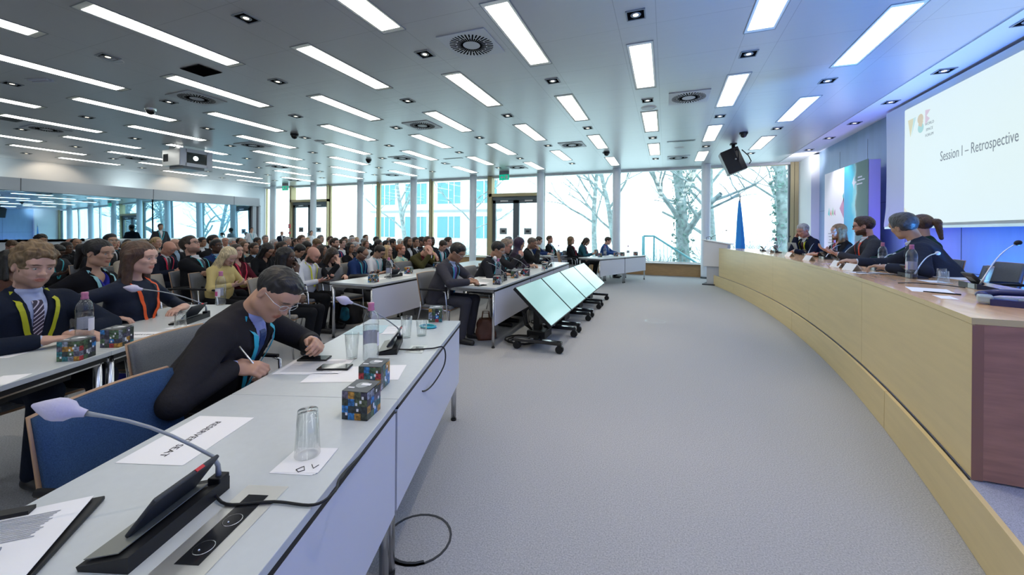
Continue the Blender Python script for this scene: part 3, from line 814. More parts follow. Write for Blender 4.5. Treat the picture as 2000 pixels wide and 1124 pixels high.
mb = MB(); mb.tube([(0, 0, .05), (0, 0, 2.40)], .014, m_blacks); mb.lathe([(.02, 2.40), (.012, 2.43), (.028, 2.46), (.0001, 2.60)], m=m_alu, n=10); mb.build('pole', None, t)
fl = MB(); vv = []; ff = []; nz, na = 26, 30
for i in range(nz + 1):
    z = 2.36 - 1.6 * i / nz; w = .018 + .105 * (i / nz) ** .8
    for j in range(na):
        a = 2 * PI * j / na; rr = w * (1 + .22 * math.sin(5 * a + i * .10) + .1 * math.sin(3 * a + 1))
        vv.append((-.01 + rr * math.cos(a) * .95 + .02 * i / nz, rr * math.sin(a) * .55, z + .06 * (i / nz) * math.sin(2 * a + .6)))
for i in range(nz):
    for j in range(na): ff.append((i * na + j, i * na + (j + 1) % na, (i + 1) * na + (j + 1) % na, (i + 1) * na + j))
fl.add(vv, ff, smooth=True); fl.build('cloth', M('flag_blue', (.02, .30, .82), .7, sheen=.3), t)
# ------------------------------------------------------------------ implicit surfaces (smooth unions of tapered limbs), meshed with surface nets
def cap(a, b, ra, rb=None, k=.012, fr=None, sc=None, mk=None): return ('c', np.array(a, float), np.array(b, float), ra, ra if rb is None else rb, k, fr, sc, mk)
def ell(c, r, k=.012, fr=None, mk=None): return ('e', np.array(c, float), np.array(r, float), None, None, k, fr, None, mk)
def cut(p): return ('-',) + p[:]
def pd(p, P_):
    """distance of points P_ to one primitive"""
    if p[0] == '-': return pd(p[1:], P_)
    fr = p[6]
    if fr is not None: P_ = (P_ - fr[1]) @ fr[0]
    if p[0] == 'c':
        a, b, ra, rb = p[1:5]
        m = 1.0
        if p[7] is not None:
            q = np.array(p[7], float); m = max(q); P_ = P_ * q; a = a * q; b = b * q
        ab = b - a; L = ab @ ab
        t = np.clip(((P_ - a) @ ab) / max(L, 1e-9), 0, 1)
        d = np.linalg.norm(P_ - a - t[:, None] * ab, axis=1) - (ra + (rb - ra) * t)
        return d / m
    if p[0] == 'e':
        q = (P_ - p[1]) / p[2]; k0 = np.linalg.norm(q, axis=1); k1 = np.linalg.norm(q / p[2], axis=1)
        return k0 * (k0 - 1) / np.maximum(k1, 1e-6)
    return p[1](P_)       # 'f': callable
def sdf(prims, P_):
    d = None
    for p in prims:
        if p[0] == '-':
            d = -smin(-d, pd(p, P_), p[6])
        else:
            e = pd(p, P_)
            d = e if d is None else smin(d, e, p[5])
    return d
def smin(a, b, k):
    h = np.clip(.5 + .5 * (b - a) / k, 0, 1)
    return b * (1 - h) + a * h - k * h * (1 - h)
def fn(f): return ('f', f, None, None, None, .006, None, None, None)
def nets(prims, vox, lo, hi, mats, name, smooth=True, masks=None, ripple=None):
    lo = np.array(lo, float); hi = np.array(hi, float)
    C = 4
    n = np.ceil((hi - lo) / (vox * C)).astype(int) * C + 1
    nc = (n - 1) // C
    ax = [lo[i] + (np.arange(nc[i]) + .5) * vox * C for i in range(3)]
    G = np.stack(np.meshgrid(*ax, indexing='ij'), -1).reshape(-1, 3)
    dc = sdf(prims, G).reshape(nc)
    act = np.abs(dc) < vox * C * 1.35 + .004
    D = np.repeat(np.repeat(np.repeat(np.where(dc < 0, -1., 1.), C, 0), C, 1), C, 2)
    D = np.pad(D, [(0, 1)] * 3, mode='edge')
    A = np.zeros(n, bool)
    Aa = np.repeat(np.repeat(np.repeat(act, C, 0), C, 1), C, 2)
    A[:-1, :-1, :-1] |= Aa; A[1:, 1:, 1:] |= Aa; A[1:, :-1, :-1] |= Aa; A[:-1, 1:, :-1] |= Aa; A[:-1, :-1, 1:] |= Aa
    I = np.argwhere(A)
    D[A] = sdf(prims, lo + I * vox)
    S = D < 0
    cor = [(x, y, z) for x in (0, 1) for y in (0, 1) for z in (0, 1)]
    sl = lambda c: tuple(slice(c[i], n[i] - 1 + c[i]) for i in range(3))
    cnt = sum(S[sl(c)].astype(np.int8) for c in cor)
    mixed = (cnt > 0) & (cnt < 8)
    cells = np.argwhere(mixed)
    idx = -np.ones(mixed.shape, int); idx[mixed] = np.arange(len(cells))
    acc = np.zeros((len(cells), 3)); wt = np.zeros(len(cells))
    for a in cor:
        for ax_ in range(3):
            if a[ax_]: continue
            b = list(a); b[ax_] = 1
            da = D[tuple((cells + a).T)]; db = D[tuple((cells + b).T)]
            m = (da < 0) != (db < 0)
            t = np.where(m, da / np.where(m, da - db, 1), 0)
            p = np.array(a, float)[None] + np.eye(3)[ax_][None] * t[:, None]
            acc += p * m[:, None]; wt += m
    V = lo + (cells + acc / wt[:, None]) * vox
    if ripple:                       # (centre, amplitude, frequency): locks of hair
        c_, am, fq = ripple; q = V - c_; n_ = q / np.linalg.norm(q, axis=1)[:, None]
        s_ = np.sin(q[:, 0] * fq + 2 * np.sin(q[:, 2] * fq * .6)) * np.sin(q[:, 1] * fq * .9 + 1.7 * np.sin(q[:, 0] * fq * .5 + 1)) + .6 * np.sin(q[:, 0] * fq * 2.1 + q[:, 1] * fq * 1.7 + 2 * np.sin(q[:, 2] * fq))
        V = V + n_ * (s_ * am)[:, None]
    F = []
    for ax_ in range(3):
        u, w = [(1, 2), (2, 0), (0, 1)][ax_]
        s0 = [slice(0, n[i]) for i in range(3)]; s1 = list(s0)
        s0[ax_] = slice(0, n[ax_] - 1); s1[ax_] = slice(1, n[ax_])
        ch = S[tuple(s0)] != S[tuple(s1)]
        E = np.argwhere(ch)
        E = E[(E[:, u] > 0) & (E[:, w] > 0) & (E[:, u] < n[u] - 1) & (E[:, w] < n[w] - 1)]
        fl = S[tuple(E.T)]
        eu = np.eye(3, dtype=int)[u]; ew = np.eye(3, dtype=int)[w]
        q = np.stack([idx[tuple((E - eu - ew).T)], idx[tuple((E - ew).T)], idx[tuple(E.T)], idx[tuple((E - eu).T)]], 1)
        q[~fl] = q[~fl][:, ::-1]
        F.append(q)
    F = np.concatenate(F)
    me = bpy.data.meshes.new(name)
    me.vertices.add(len(V)); me.vertices.foreach_set('co', V.ravel())
    me.loops.add(F.size); me.loops.foreach_set('vertex_index', F.ravel().astype(np.int32))
    me.polygons.add(len(F)); me.polygons.foreach_set('loop_start', np.arange(0, F.size, 4, dtype=np.int32))
    me.polygons.foreach_set('loop_total', np.full(len(F), 4, np.int32))
    me.polygons.foreach_set('use_smooth', np.ones(len(F), bool))
    for m in mats: me.materials.append(m)
    if masks is not None:
        col = np.zeros((len(V), 4), np.float32)
        for i, f in enumerate(masks): col[:, i] = np.clip(f(V), 0, 1)
        col[:, 3] = 1
        at = me.color_attributes.new('mask', 'FLOAT_COLOR', 'POINT')
        at.data.foreach_set('color', col.ravel())
    me.update(calc_edges=True); me.validate()
    return me
# ---- materials driven by the object's own colour
def tint_mat(name, rough, spec=.3, sheen=0., weave=0., skin=False, pattern=None):
    m = bpy.data.materials.new(name); m.use_nodes = True
    nt = m.node_tree; b = nt.nodes['Principled BSDF']
    b.inputs['Roughness'].default_value = rough; b.inputs['Specular IOR Level'].default_value = spec; b.inputs['Sheen Weight'].default_value = sheen
    oi = nt.nodes.new('ShaderNodeObjectInfo'); c = oi.outputs['Color']
    tc = nt.nodes.new('ShaderNodeTexCoord')
    def mix(a, bcol, f, mode='MIX'):
        mx = nt.nodes.new('ShaderNodeMix'); mx.data_type = 'RGBA'; mx.blend_type = mode
        for s_, v in ((0, f), (6, a), (7, bcol)):
            if isinstance(v, (int, float)): mx.inputs[s_].default_value = v
            elif isinstance(v, tuple): mx.inputs[s_].default_value = v
            else: nt.links.new(v, mx.inputs[s_])
        return mx.outputs[2]
    if skin:
        at = nt.nodes.new('ShaderNodeVertexColor'); at.layer_name = 'mask'
        sp = nt.nodes.new('ShaderNodeSeparateColor'); nt.links.new(at.outputs[0], sp.inputs[0])
        hc = nt.nodes.new('ShaderNodeAttribute'); hc.attribute_type = 'OBJECT'; hc.attribute_name = 'hair_tint'
        bd = nt.nodes.new('ShaderNodeAttribute'); bd.attribute_type = 'OBJECT'; bd.attribute_name = 'beard'
        c = mix(c, mix(c, (.80, .50, .47, 1), 1.0, 'MULTIPLY'), sp.outputs[0])
        c = mix(c, hc.outputs['Color'], sp.outputs[1])
        mu = nt.nodes.new('ShaderNodeMath'); mu.operation = 'MULTIPLY'; nt.links.new(sp.outputs[2], mu.inputs[0]); nt.links.new(bd.outputs['Fac'], mu.inputs[1])
        c = mix(c, hc.outputs['Color'], mu.outputs[0])
        n = nt.nodes.new('ShaderNodeTexNoise'); n.inputs['Scale'].default_value = 14; n.inputs['Detail'].default_value = 4; nt.links.new(tc.outputs['Object'], n.inputs['Vector'])
        r = nt.nodes.new('ShaderNodeMapRange'); r.inputs['To Min'].default_value = .86; r.inputs['To Max'].default_value = 1.14; nt.links.new(n.outputs['Fac'], r.inputs['Value'])
        c = mix(c, r.outputs[0], 1.0, 'MULTIPLY')
        b.inputs['Subsurface Weight'].default_value = 0.0
    if weave:
        n = nt.nodes.new('ShaderNodeTexNoise'); n.inputs['Scale'].default_value = 9; n.inputs['Detail'].default_value = 5; nt.links.new(tc.outputs['Object'], n.inputs['Vector'])
        bp = nt.nodes.new('ShaderNodeBump'); bp.inputs['Strength'].default_value = weave; bp.inputs['Distance'].default_value = .03
        nt.links.new(n.outputs['Fac'], bp.inputs['Height']); nt.links.new(bp.outputs[0], b.inputs['Normal'])
    if pattern == 'hair':
        mp = nt.nodes.new('ShaderNodeMapping'); mp.inputs['Scale'].default_value = (60, 14, 9); nt.links.new(tc.outputs['Object'], mp.inputs['Vector'])
        n = nt.nodes.new('ShaderNodeTexNoise'); n.inputs['Scale'].default_value = 1.6; n.inputs['Detail'].default_value = 5; nt.links.new(mp.outputs[0], n.inputs['Vector'])
        r = nt.nodes.new('ShaderNodeMapRange'); r.inputs['From Min'].default_value = .3; r.inputs['From Max'].default_value = .7; r.inputs['To Min'].default_value = .55; r.inputs['To Max'].default_value = 1.6
        nt.links.new(n.outputs['Fac'], r.inputs['Value']); c = mix(c, r.outputs[0], 1.0, 'MULTIPLY')
        bp = nt.nodes.new('ShaderNodeBump'); bp.inputs['Strength'].default_value = .7; bp.inputs['Distance'].default_value = .008
        nt.links.new(n.outputs['Fac'], bp.inputs['Height']); nt.links.new(bp.outputs[0], b.inputs['Normal'])
    if pattern == 'flock':
        n = nt.nodes.new('ShaderNodeTexNoise'); n.inputs['Scale'].default_value = 28; n.inputs['Detail'].default_value = 2; n.inputs['Distortion'].default_value = 2; nt.links.new(tc.outputs['Object'], n.inputs['Vector'])
        g = nt.nodes.new('ShaderNodeMath'); g.operation = 'GREATER_THAN'; g.inputs[1].default_value = .52; nt.links.new(n.outputs['Fac'], g.inputs[0])
        c = mix((.72, .72, .70, 1), (.03, .03, .035, 1), g.outputs[0])
    if pattern == 'stripe':
        w = nt.nodes.new('ShaderNodeTexWave'); w.inputs['Scale'].default_value = 24; w.bands_direction = 'DIAGONAL'; nt.links.new(tc.outputs['Object'], w.inputs['Vector'])
        g = nt.nodes.new('ShaderNodeMath'); g.operation = 'GREATER_THAN'; g.inputs[1].default_value = .8; nt.links.new(w.outputs['Fac'], g.inputs[0])
        c = mix(c, (.55, .5, .6, 1), g.outputs[0])
    nt.links.new(c, b.inputs['Base Color'])
    return m
t_skin = tint_mat('skin', .48, .35, skin=True)
t_cloth = tint_mat('cloth', .85, .12, sheen=.0, weave=.55)
t_knit = tint_mat('fine_cloth', .75, .2, weave=.35)
t_hair = tint_mat('hair', .42, .4, pattern='hair')
t_flock = tint_mat('patterned_blouse', .8, .2, pattern='flock')
t_tie = tint_mat('striped_tie', .5, .4, pattern='stripe')
t_ribbon = tint_mat('ribbon', .5, .3)
t_shoe = tint_mat('leather', .35, .5)
m_eye = M('eye_white', (.40, .38, .37), .3); m_iris = M('iris', (.035, .03, .03), .15); m_gold2 = M('gold', (.8, .6, .25), .25, metal=1)

def rotx(a): c, s_ = math.cos(a), math.sin(a); return np.array([[1, 0, 0], [0, c, -s_], [0, s_, c]])
def rotz(a): c, s_ = math.cos(a), math.sin(a); return np.array([[c, -s_, 0], [s_, c, 0], [0, 0, 1]])
def roty(a): c, s_ = math.cos(a), math.sin(a); return np.array([[c, 0, s_], [0, 1, 0], [-s_, 0, c]])
def nv(v): v = np.array(v, float); return v / max(np.linalg.norm(v), 1e-9)

def ik(S, W, l1, l2, pole):
    S = np.array(S, float); W = np.array(W, float); v = W - S; L = np.linalg.norm(v); mx_ = (l1 + l2) * .995
    if L > mx_: W = S + v / L * mx_; v = W - S; L = mx_
    a = (l1 * l1 - l2 * l2 + L * L) / (2 * L); h = math.sqrt(max(l1 * l1 - a * a, 1e-6))
    u = v / L; p = np.array(pole, float); p = p - u * (p @ u); p = nv(p)
    return S + u * a + p * h, W

def hand_prims(W, d, nrm, curl, side, k=.006, thick=1.0, grip=False):
    """wrist, finger direction, palm normal (palm faces nrm), curl 0..1; side +1 = thumb on (d x nrm) side"""
    d = nv(d); nrm = np.array(nrm, float); nrm = nv(nrm - d * (nrm @ d)); s = nv(np.cross(d, nrm)) * side
    W = np.array(W, float); r = .0088 * thick
    pc = W + d * .045
    pr = []
    fr = (np.stack([s, nrm, d], 1), pc)
    pr.append(('e', np.zeros(3), np.array([.040, .016, .052]), None, None, .012, fr, None, None))
    pr.append(cap(W - d * .02, W + d * .02, .026, .026, .014))
    lens = [.040, .045, .042, .033]
    for i in range(4):
        off = (.028 - .0185 * i)
        b = W + d * (.088 - .004 * abs(i - 1.2)) + s * off
        a = (.25 + .95 * curl) if i else (.2 + .85 * curl)
        a += .06 * i * curl; L = lens[i]; p = b; ang = 0
        for j in range(3):
            ang += a * (.75 if j == 0 else 1.0) * (1.0 if curl > .05 else .5)
            q = p + (d * math.cos(ang) + nrm * math.sin(ang)) * L * (1, .68, .55)[j]
            pr.append(cap(p, q, r * (1.05 - .1 * j), r * (.98 - .1 * j), k if j else .010)); p = q
    b = W + d * .022 + s * .030
    td = nv(d * .72 + s * (.62 - .5 * curl) + nrm * (.25 + .5 * curl)); q = b + td * .042
    pr.append(cap(b - td * .008, q, r * 1.35, r * 1.15, .012))
    td2 = nv(d * .85 + s * (.15 - .7 * curl) + nrm * (.3 + .4 * curl)); pr.append(cap(q, q + td2 * .030, r * 1.12, r * .9, .006))
    return pr

def head_prims(fr, female=False, w=1.0, nose=1.0, jaw=1.0):
    """head frame: origin at the head centre, +y = face"""
    E_ = lambda c, r, k=.014: ell(np.array(c) * [w, 1, 1], np.array(r) * [w, 1, 1], k, fr)
    Cc = lambda a, b, ra, rb=None, k=.010: cap(a, b, ra, rb, k, fr)
    j = jaw * (.9 if female else 1)
    pr = [E_((0, -.012, .034), (.076, .096, .084)), E_((0, .030, -.015), (.061 * j, .060, .088), .03), E_((0, .044, -.062), (.046 * j, .042, .040), .03),
          E_((0, .073, -.094), (.020 * j, .018, .016), .022), E_((-.048 * j, .000, -.058), (.022, .03, .03), .03), E_((.048 * j, .000, -.058), (.022, .03, .03), .03),
          E_((0, .070, .048), (.052, .022, .030), .03),
          E_((-.028, .083, .031), (.021, .010, .007), .016), E_((.028, .083, .031), (.021, .010, .007), .016),
          E_((-.036, .066, -.012), (.022, .020, .020), .022), E_((.036, .066, -.012), (.022, .020, .020), .022),
          Cc((0, .086, .022), (0, .103 * nose + .0, -.016), .0078, .0100, .012), E_((0, .1055 * nose, -.021), (.0120, .0105, .0095), .010),
          E_((-.0125, .096, -.024), (.0078, .009, .0062), .007), E_((.0125, .096, -.024), (.0078, .009, .0062), .007),
          cut(E_((-.031, .094, .011), (.0185, .014, .0095), .010)), cut(E_((.031, .094, .011), (.0185, .014, .0095), .010)),
          E_((-.031, .078, .0115), (.0145, .0125, .0115), .003), E_((.031, .078, .0115), (.0145, .0125, .0115), .003),
          Cc((-.046, .086, .0215), (-.016, .0895, .0200), .0032, .0032, .004), Cc((.046, .086, .0215), (.016, .0895, .0200), .0032, .0032, .004),
          E_((0, .0915, -.0510), (.0215, .0075, .0048), .006), E_((0, .0895, -.0600), (.0180, .0080, .0058), .006),
          cut(E_((0, .1025, -.0552), (.021, .009, .0011), .002)),
          E_((-.077, -.006, .000), (.008, .016, .031), .006), E_((.077, -.006, .000), (.008, .016, .031), .006),
          cut(E_((-.084, .000, .003), (.006, .009, .017), .004)), cut(E_((.084, .000, .003), (.006, .009, .017), .004))]
    return pr

def hair_prims(fr, style, w=1.0):
    E_ = lambda c, r, k=.012: ell(np.array(c) * [w, 1, 1], np.array(r) * [w, 1, 1], k, fr)
    Cc = lambda a, b, ra, rb=None, k=.02, sc=None: cap(a, b, ra, rb, k, fr, sc)
    face = cut(E_((0, .110, -.012), (.064, .070, .078), .012))
    under = cut(E_((0, .02, -.135), (.2, .2, .088), .012))
    earl = [cut(E_((s * .082, .012, -.012), (.02, .022, .038), .008)) for s in (-1, 1)]
    if style in ('short', 'grey', 'curly', 'cap', 'buzz'):
        th = {'short': .014, 'grey': .013, 'curly': .024, 'cap': .022, 'buzz': .005}[style]
        top = {'short': .020, 'curly': .032, 'cap': .026, 'buzz': .006, 'grey': .018}[style]
        pr = [E_((0, -.016, .038), (.077 + th * .42, .098 + th * .7, .085 + th)), E_((0, .030, .092), (.056, .050, .020 + top), .03), cut(E_((0, .126, -.002), (.069, .066, .098), .008)), cut(E_((0, .100, -.06), (.10, .075, .075), .01)), under] + earl
        if style == 'curly':
            rn = random.Random(3)
            for k in range(46):
                a = rn.uniform(0, 2 * PI); e = rn.uniform(.25, 1.35)
                pr.insert(1, E_((.078 * math.cos(a) * math.cos(e), -.012 + .098 * math.sin(a) * math.cos(e), .052 + .085 * math.sin(e)), (.021, .021, .018), .008))
        return pr
    if style == 'bald':
        return [E_((0, -.030, .004), (.081, .086, .050)), cut(E_((0, .09, 0), (.2, .085, .2), .01)), cut(E_((0, -.01, .080), (.2, .2, .045), .01)), under] + earl
    if style == 'receding':
        return [E_((0, -.028, .036), (.083, .094, .088)), cut(E_((0, .112, .045), (.085, .085, .100), .012)), under] + earl
    if style in ('long', 'longdark', 'pony', 'bun', 'bob', 'halfup'):
        pr = [E_((0, -.014, .040), (.088, .106, .093)), cut(E_((0, .116, -.020), (.062, .072, .094), .012))]
        if style in ('pony', 'bun'): pr += [under] + earl
        else: pr.append(cut(E_((0, .06, -.13), (.052, .10, .085), .012)))
        if style in ('long', 'longdark', 'halfup'):
            L = -.30 if style != 'halfup' else -.26
            pr += [Cc((0, -.055, .0), (0, -.085, L), .075, .060, .03, (1, 1.6, 1)),
                   Cc((-.076, -.018, .02), (-.088, -.0, L + .02), .032, .028, .03), Cc((.076, -.018, .02), (.088, -.0, L + .02), .032, .028, .03)]
            if style != 'halfup': pr += [Cc((-.070, .028, .055), (-.090, .045, -.17), .018, .020, .02), Cc((.070, .028, .055), (.090, .045, -.17), .018, .020, .02)]
        if style == 'bob':
            pr += [Cc((0, -.06, 0), (0, -.07, -.11), .07, .06, .03, (1, 1.3, 1)), Cc((-.076, .0, .02), (-.078, .012, -.10), .030, .026, .03), Cc((.076, .0, .02), (.078, .012, -.10), .030, .026, .03)]
        if style == 'pony': pr += [Cc((0, -.11, .05), (0, -.15, .03), .026, .030, .01), Cc((0, -.15, .03), (0, -.17, -.15), .036, .018, .02)]
        if style == 'bun': pr += [E_((0, -.105, .085), (.040, .036, .036), .01)]
        return pr
    if style == 'hijab':
        return [E_((0, -.012, .034), (.094, .112, .104)), Cc((0, -.01, -.05), (0, -.0, -.20), .078, .125, .05, (1, 1.1, 1)), cut(E_((0, .120, -.015), (.056, .068, .078), .010))]

POSES = {}   # archetype cache
SHO_Z = .410
def joints(p):
    """p: pose dict. Local frame: origin on the floor under the pelvis, +y forward, +x the sitter's right is -x? (x = left/right, right hand at +x)"""
    sw = p.get('sw', .168); standing = p.get('stand', False)
    ph = p.get('ph', .56) if not standing else .95
    RT = rotz(p.get('twist', 0)) @ rotx(-p.get('lean', 0)) @ roty(p.get('tilt', 0))
    T0 = np.array([0, p.get('py', 0), ph])
    fT = (RT, T0)                       # world = R @ local + t ; local = (P - t) @ R
    tw = lambda v: RT @ np.array(v, float) + T0
    RH = RT @ rotz(p.get('hyaw', 0)) @ rotx(-p.get('hpitch', 0)) @ roty(p.get('htilt', 0))
    nb = tw((0, -.01, .50)); hc = nb + RH @ np.array([0, .030, .145])
    fH = (RH, hc)
    S = {s: tw((s * sw, -.005, SHO_Z)) for s in (-1, 1)}
    arms = {}
    for s in (-1, 1):
        a = p['arms'][0 if s < 0 else 1]
        W = np.array(a['w'], float); E, W = ik(S[s], W, .285, .255, a.get('pole', (s * .8, -.5, -.6)))
        arms[s] = (S[s], E, W, a)
    legs = {}
    for s in (-1, 1):
        if standing: legs[s] = (np.array([s * .09, 0, .92]), np.array([s * .10, .02, .50]), np.array([s * .105, -.01, .09]))
        else:
            kx = p.get('knee', .125); fy = p.get('foot', .40)
            legs[s] = (np.array([s * .085, .02, .52]), np.array([s * kx, .46, .525]), np.array([s * (kx + .01), fy, .09]))
    return dict(fT=fT, fH=fH, tw=tw, nb=nb, hc=hc, arms=arms, legs=legs, sw=sw, stand=standing)

def figure_meshes(key, p, vox=.009, female=False, style=None, clothes='suit', hand_k=.006):
    """returns dict of meshes for one figure"""
    J = joints(p); fT, fH, tw, sw = J['fT'], J['fH'], J['tw'], J['sw']
    out = {}
    skin = head_prims(fH, female, p.get('hw', 1.0), p.get('nose', 1.0), p.get('jaw', 1.0))
    nk = .052 if not female else .044
    skin += [cap(J['nb'] - fT[0] @ np.array([0, .0, .06]), J['hc'] + fH[0] @ np.array([0, -.028, -.055]), nk * 1.08, nk, .02)]
    skin += [cap((0, 0, .02), (0, 0, .40), .085, .085, .03, fT, (.7, 1.1, 1)), cap((-.12, -.01, .41), (.12, -.01, .41), .042, .042, .03, fT)]
    for s in (-1, 1):
        S, E, W, a = J['arms'][s]
        skin += [cap(S, E, .036, .032, .02), cap(E, W, .034, .024, .015)]
        hd = a.get('d', W - E); skin += hand_prims(W, hd, a.get('n', (0, 0, -1)), a.get('curl', .35), a.get('side', s), hand_k)
        Hh, K, A_ = J['legs'][s]
        skin += [cap(Hh, K, .06, .045, .02), cap(K, A_, .042, .032, .02)]
    lo = np.array([-.62, -.45, .02]); hi = np.array([.62, .85, 1.5 if not J['stand'] else 1.86])
    R_, c_ = fH
    def hm(f):
        return lambda V: f((V - c_) @ R_)
    def lips(q): return (np.clip(1.3 - np.sqrt((q[:, 0] / .0245) ** 2 + ((q[:, 2] + .0555) / .0115) ** 2) , 0, .5) * 2.2) * (q[:, 1] > .07)
    def brow(q):
        z0 = .0335 - .12 * (np.abs(q[:, 0]) - .03) ** 2 * 30
        b = np.clip(1.4 - np.sqrt(((np.abs(q[:, 0]) - .031) / .0215) ** 2 + ((q[:, 2] - z0) / .0045) ** 2), 0, .6) * 1.6 * (q[:, 1] > .055)
        l = np.clip(1.25 - np.sqrt(((np.abs(q[:, 0]) - .031) / .0165) ** 2 + ((q[:, 2] - .0195) / .0030) ** 2), 0, .5) * 1.4 * (q[:, 1] > .07)
        return np.maximum(b * (.7 if female else 1), l)
    def beard(q):
        reg = np.clip((-.034 - .55 * np.clip(q[:, 1] - .055, 0, .1) * (np.abs(q[:, 0]) > .02) + 1.1 * np.maximum(0, .035 - q[:, 1]) - q[:, 2]) / .010, 0, 1) * (q[:, 1] > -.015) * (q[:, 2] > -.125)
        lip = np.sqrt((q[:, 0] / .026) ** 2 + ((q[:, 2] + .056) / .013) ** 2) < 1
        return reg * (~lip) * np.clip((.075 - np.abs(q[:, 2] + .085)) / .03, 0, 1)
    out['body'] = nets(skin, vox, lo, hi, [t_skin], 'person_body', masks=[hm(lips), hm(brow), hm(beard)])
    out['eyes'] = []
    for s in (-1, 1):
        eyes = MB()
        gz = p.get('gaze', 0.0)
        c = np.array([s * .031 * p.get('hw', 1.0), .0795, .0112]); mx = Matrix(np.vstack([np.hstack([R_, c_[:, None]]), [0, 0, 0, 1]]).tolist())
        eyes.ball(c, .0122, m_eye, 14, mx); eyes.ball(c + [gz * .004, .0072 - abs(gz) * .001, p.get('gazez', -.0005)], (.0064, .0056, .0064), m_iris, 10, mx)
        out['eyes'].append(eyes.mesh('eye'))
    if style: out['hair'] = nets(hair_prims(fH, style, p.get('hw', 1.0)), max(vox * .8, .0035), J['hc'] - [.26, .26, .42], J['hc'] + [.26, .26, .22], [t_hair], 'hair', ripple=None if style == 'hijab' else (J['hc'], .0042 if style == 'curly' else .0016, 95 if style == 'curly' else 120))
    # ----- clothes
    f = .88 if female else 1.0
    def torso(g, arms=True, wr=.02, belly=p.get('belly', 0)):
        q = [cap((0, .0, -.05), (0, .005 + belly * .5, .14), .128 + g + belly, .125 + g + belly, .03, fT, (.78 / f, 1.05, 1)), cap((0, 0, .12), (0, .0, .36), .135 + g, .125 + g, .05, fT, (.72 / f, 1.08, 1)),
             cap((-sw * .85, -.01, .392), (sw * .85, -.01, .392), .055 + g, .055 + g, .03, fT), cap((-sw * .80, -.014, .405), (0, -.02, .448), .048 + g, .056 + g * .6, .03, fT), cap((sw * .80, -.014, .405), (0, -.02, .448), .048 + g, .056 + g * .6, .03, fT), cap((0, -.02, .42), (0, -.018, .478), .062 + g * .6, .055 + g * .5, .03, fT)]
        if female: q += [ell((-.065, .085, .285), (.062, .058, .062), .03, fT), ell((.065, .085, .285), (.062, .058, .062), .03, fT)]
        if arms:
            for s in (-1, 1):
                S, E, W, a = J['arms'][s]
                wd = nv(W - E)
                q += [cap(S, E, (.052 + g) * (.86 if female else 1), (.040 + g) * (.88 if female else 1), .022), cap(E, W - wd * wr, (.040 + g) * (.88 if female else 1), .034 + g * .6, .012)]
        return q
    R_T, t_T = fT
    def vcut(depth_z, wtop, zt=.52, x0=0.0):
        def f_(P_):
            q = (P_ - t_T) @ R_T
            hw_ = wtop * np.clip((q[:, 2] - depth_z) / (zt - depth_z), -1, 1.4)
            return np.maximum(np.abs(q[:, 0] - x0) - hw_, -(q[:, 1] - .02)) * .9
        return cut(fn(f_))
    lo2 = lo; hi2 = hi - [0, 0, .1]
    cv = max(vox, .0075)
    if clothes == 'suit' or clothes == 'jacket':
        jk = torso(.016, wr=.03)
        if clothes == 'suit': # lapels and collar
            for s in (-1, 1):
                jk += [cap((s * .068, -.02, .50), (s * .085, .10, .40), .016, .020, .008, fT), cap((s * .085, .105, .40), (s * .02, .150, .17), .013, .006, .008, fT, (1, 1, 1))]
        jk.append(vcut(.16 if not female else .24, .060 if not female else .075))
        out['jacket'] = nets(jk, cv, lo2, hi2, [t_cloth], 'jacket')
        sh = torso(.003, arms=False)
        for s in (-1, 1):
            S, E, W, a = J['arms'][s]; wd = nv(W - E); sh.append(cap(W - wd * .07, W - wd * .005, .033, .032, .01))
            if not female: sh.append(cap((s * .050, -.03, .495), (s * .022, .068, .462), .016, .013, .012, fT))
        if female: sh.append(vcut(.36, .085))
        else: sh += [ell((0, .0, .5), (.062, .066, .030), .012, fT), cut(ell((0, .0, .535), (.052, .056, .045), .006, fT))]
        out['shirt'] = nets(sh, cv, lo2, hi2, [t_knit], 'shirt')
    else:
        sh = torso(.010, wr=.05 if clothes != 'tee' else .05)
        if clothes == 'tee':
            sh = torso(.010, arms=False)
            for s in (-1, 1):
                S, E, W, a = J['arms'][s]; sh.append(cap(S, S + (E - S) * .75, .064, .060, .03))
        if clothes == 'shirt':
            for s in (-1, 1): sh.append(cap((s * .052, -.03, .50), (s * .026, .075, .455), .018, .013, .012, fT))
        sh.append(vcut(.42, .055, x0=0) if clothes == 'shirt' else cut(ell((0, .03, .53), (.085, .085, .055), .006, fT)))
        out['top'] = nets(sh, cv, lo2, hi2, [t_knit], 'top')
    # trousers, shoes
    tr = [cap((-.06, .0, -.02), (.06, .0, -.02), .125, .125, .03, fT if J['stand'] else (np.eye(3), np.array([0, 0, .57])), (1, 1.05, 1.15))]
    shoes = []
    for s in (-1, 1):
        Hh, K, A_ = J['legs'][s]
        tr += [cap(Hh, K, .088 * f, .066 * f, .03), cap(K, A_ + [0, 0, .0], .068 * f, .052 * f, .02)]
        fo = [cap(A_ + [0, -.02, -.045], A_ + [s * .02, .16, -.055], .040, .032, .01, None, (1, 1, 1)), cap(A_ + [0, -.02, -.04], A_ + [0, 0, .02], .040, .042, .02)]
        fo.append(cut(fn(lambda P_: P_[:, 2] - .004)))
        shoes.append(nets(fo, .009, A_ - [.12, .14, .1], A_ + [.14, .28, .1], [t_shoe], 'shoe'))
    out['trousers'] = nets(tr, max(cv, .010), lo2, hi2 - [0, 0, .4], [t_cloth], 'trousers')
    out['shoes'] = shoes
    out['J'] = J
    body_s = torso(.003, arms=False)
    J['front'] = (torso(.019, arms=False), torso(.006, arms=False))
    return out

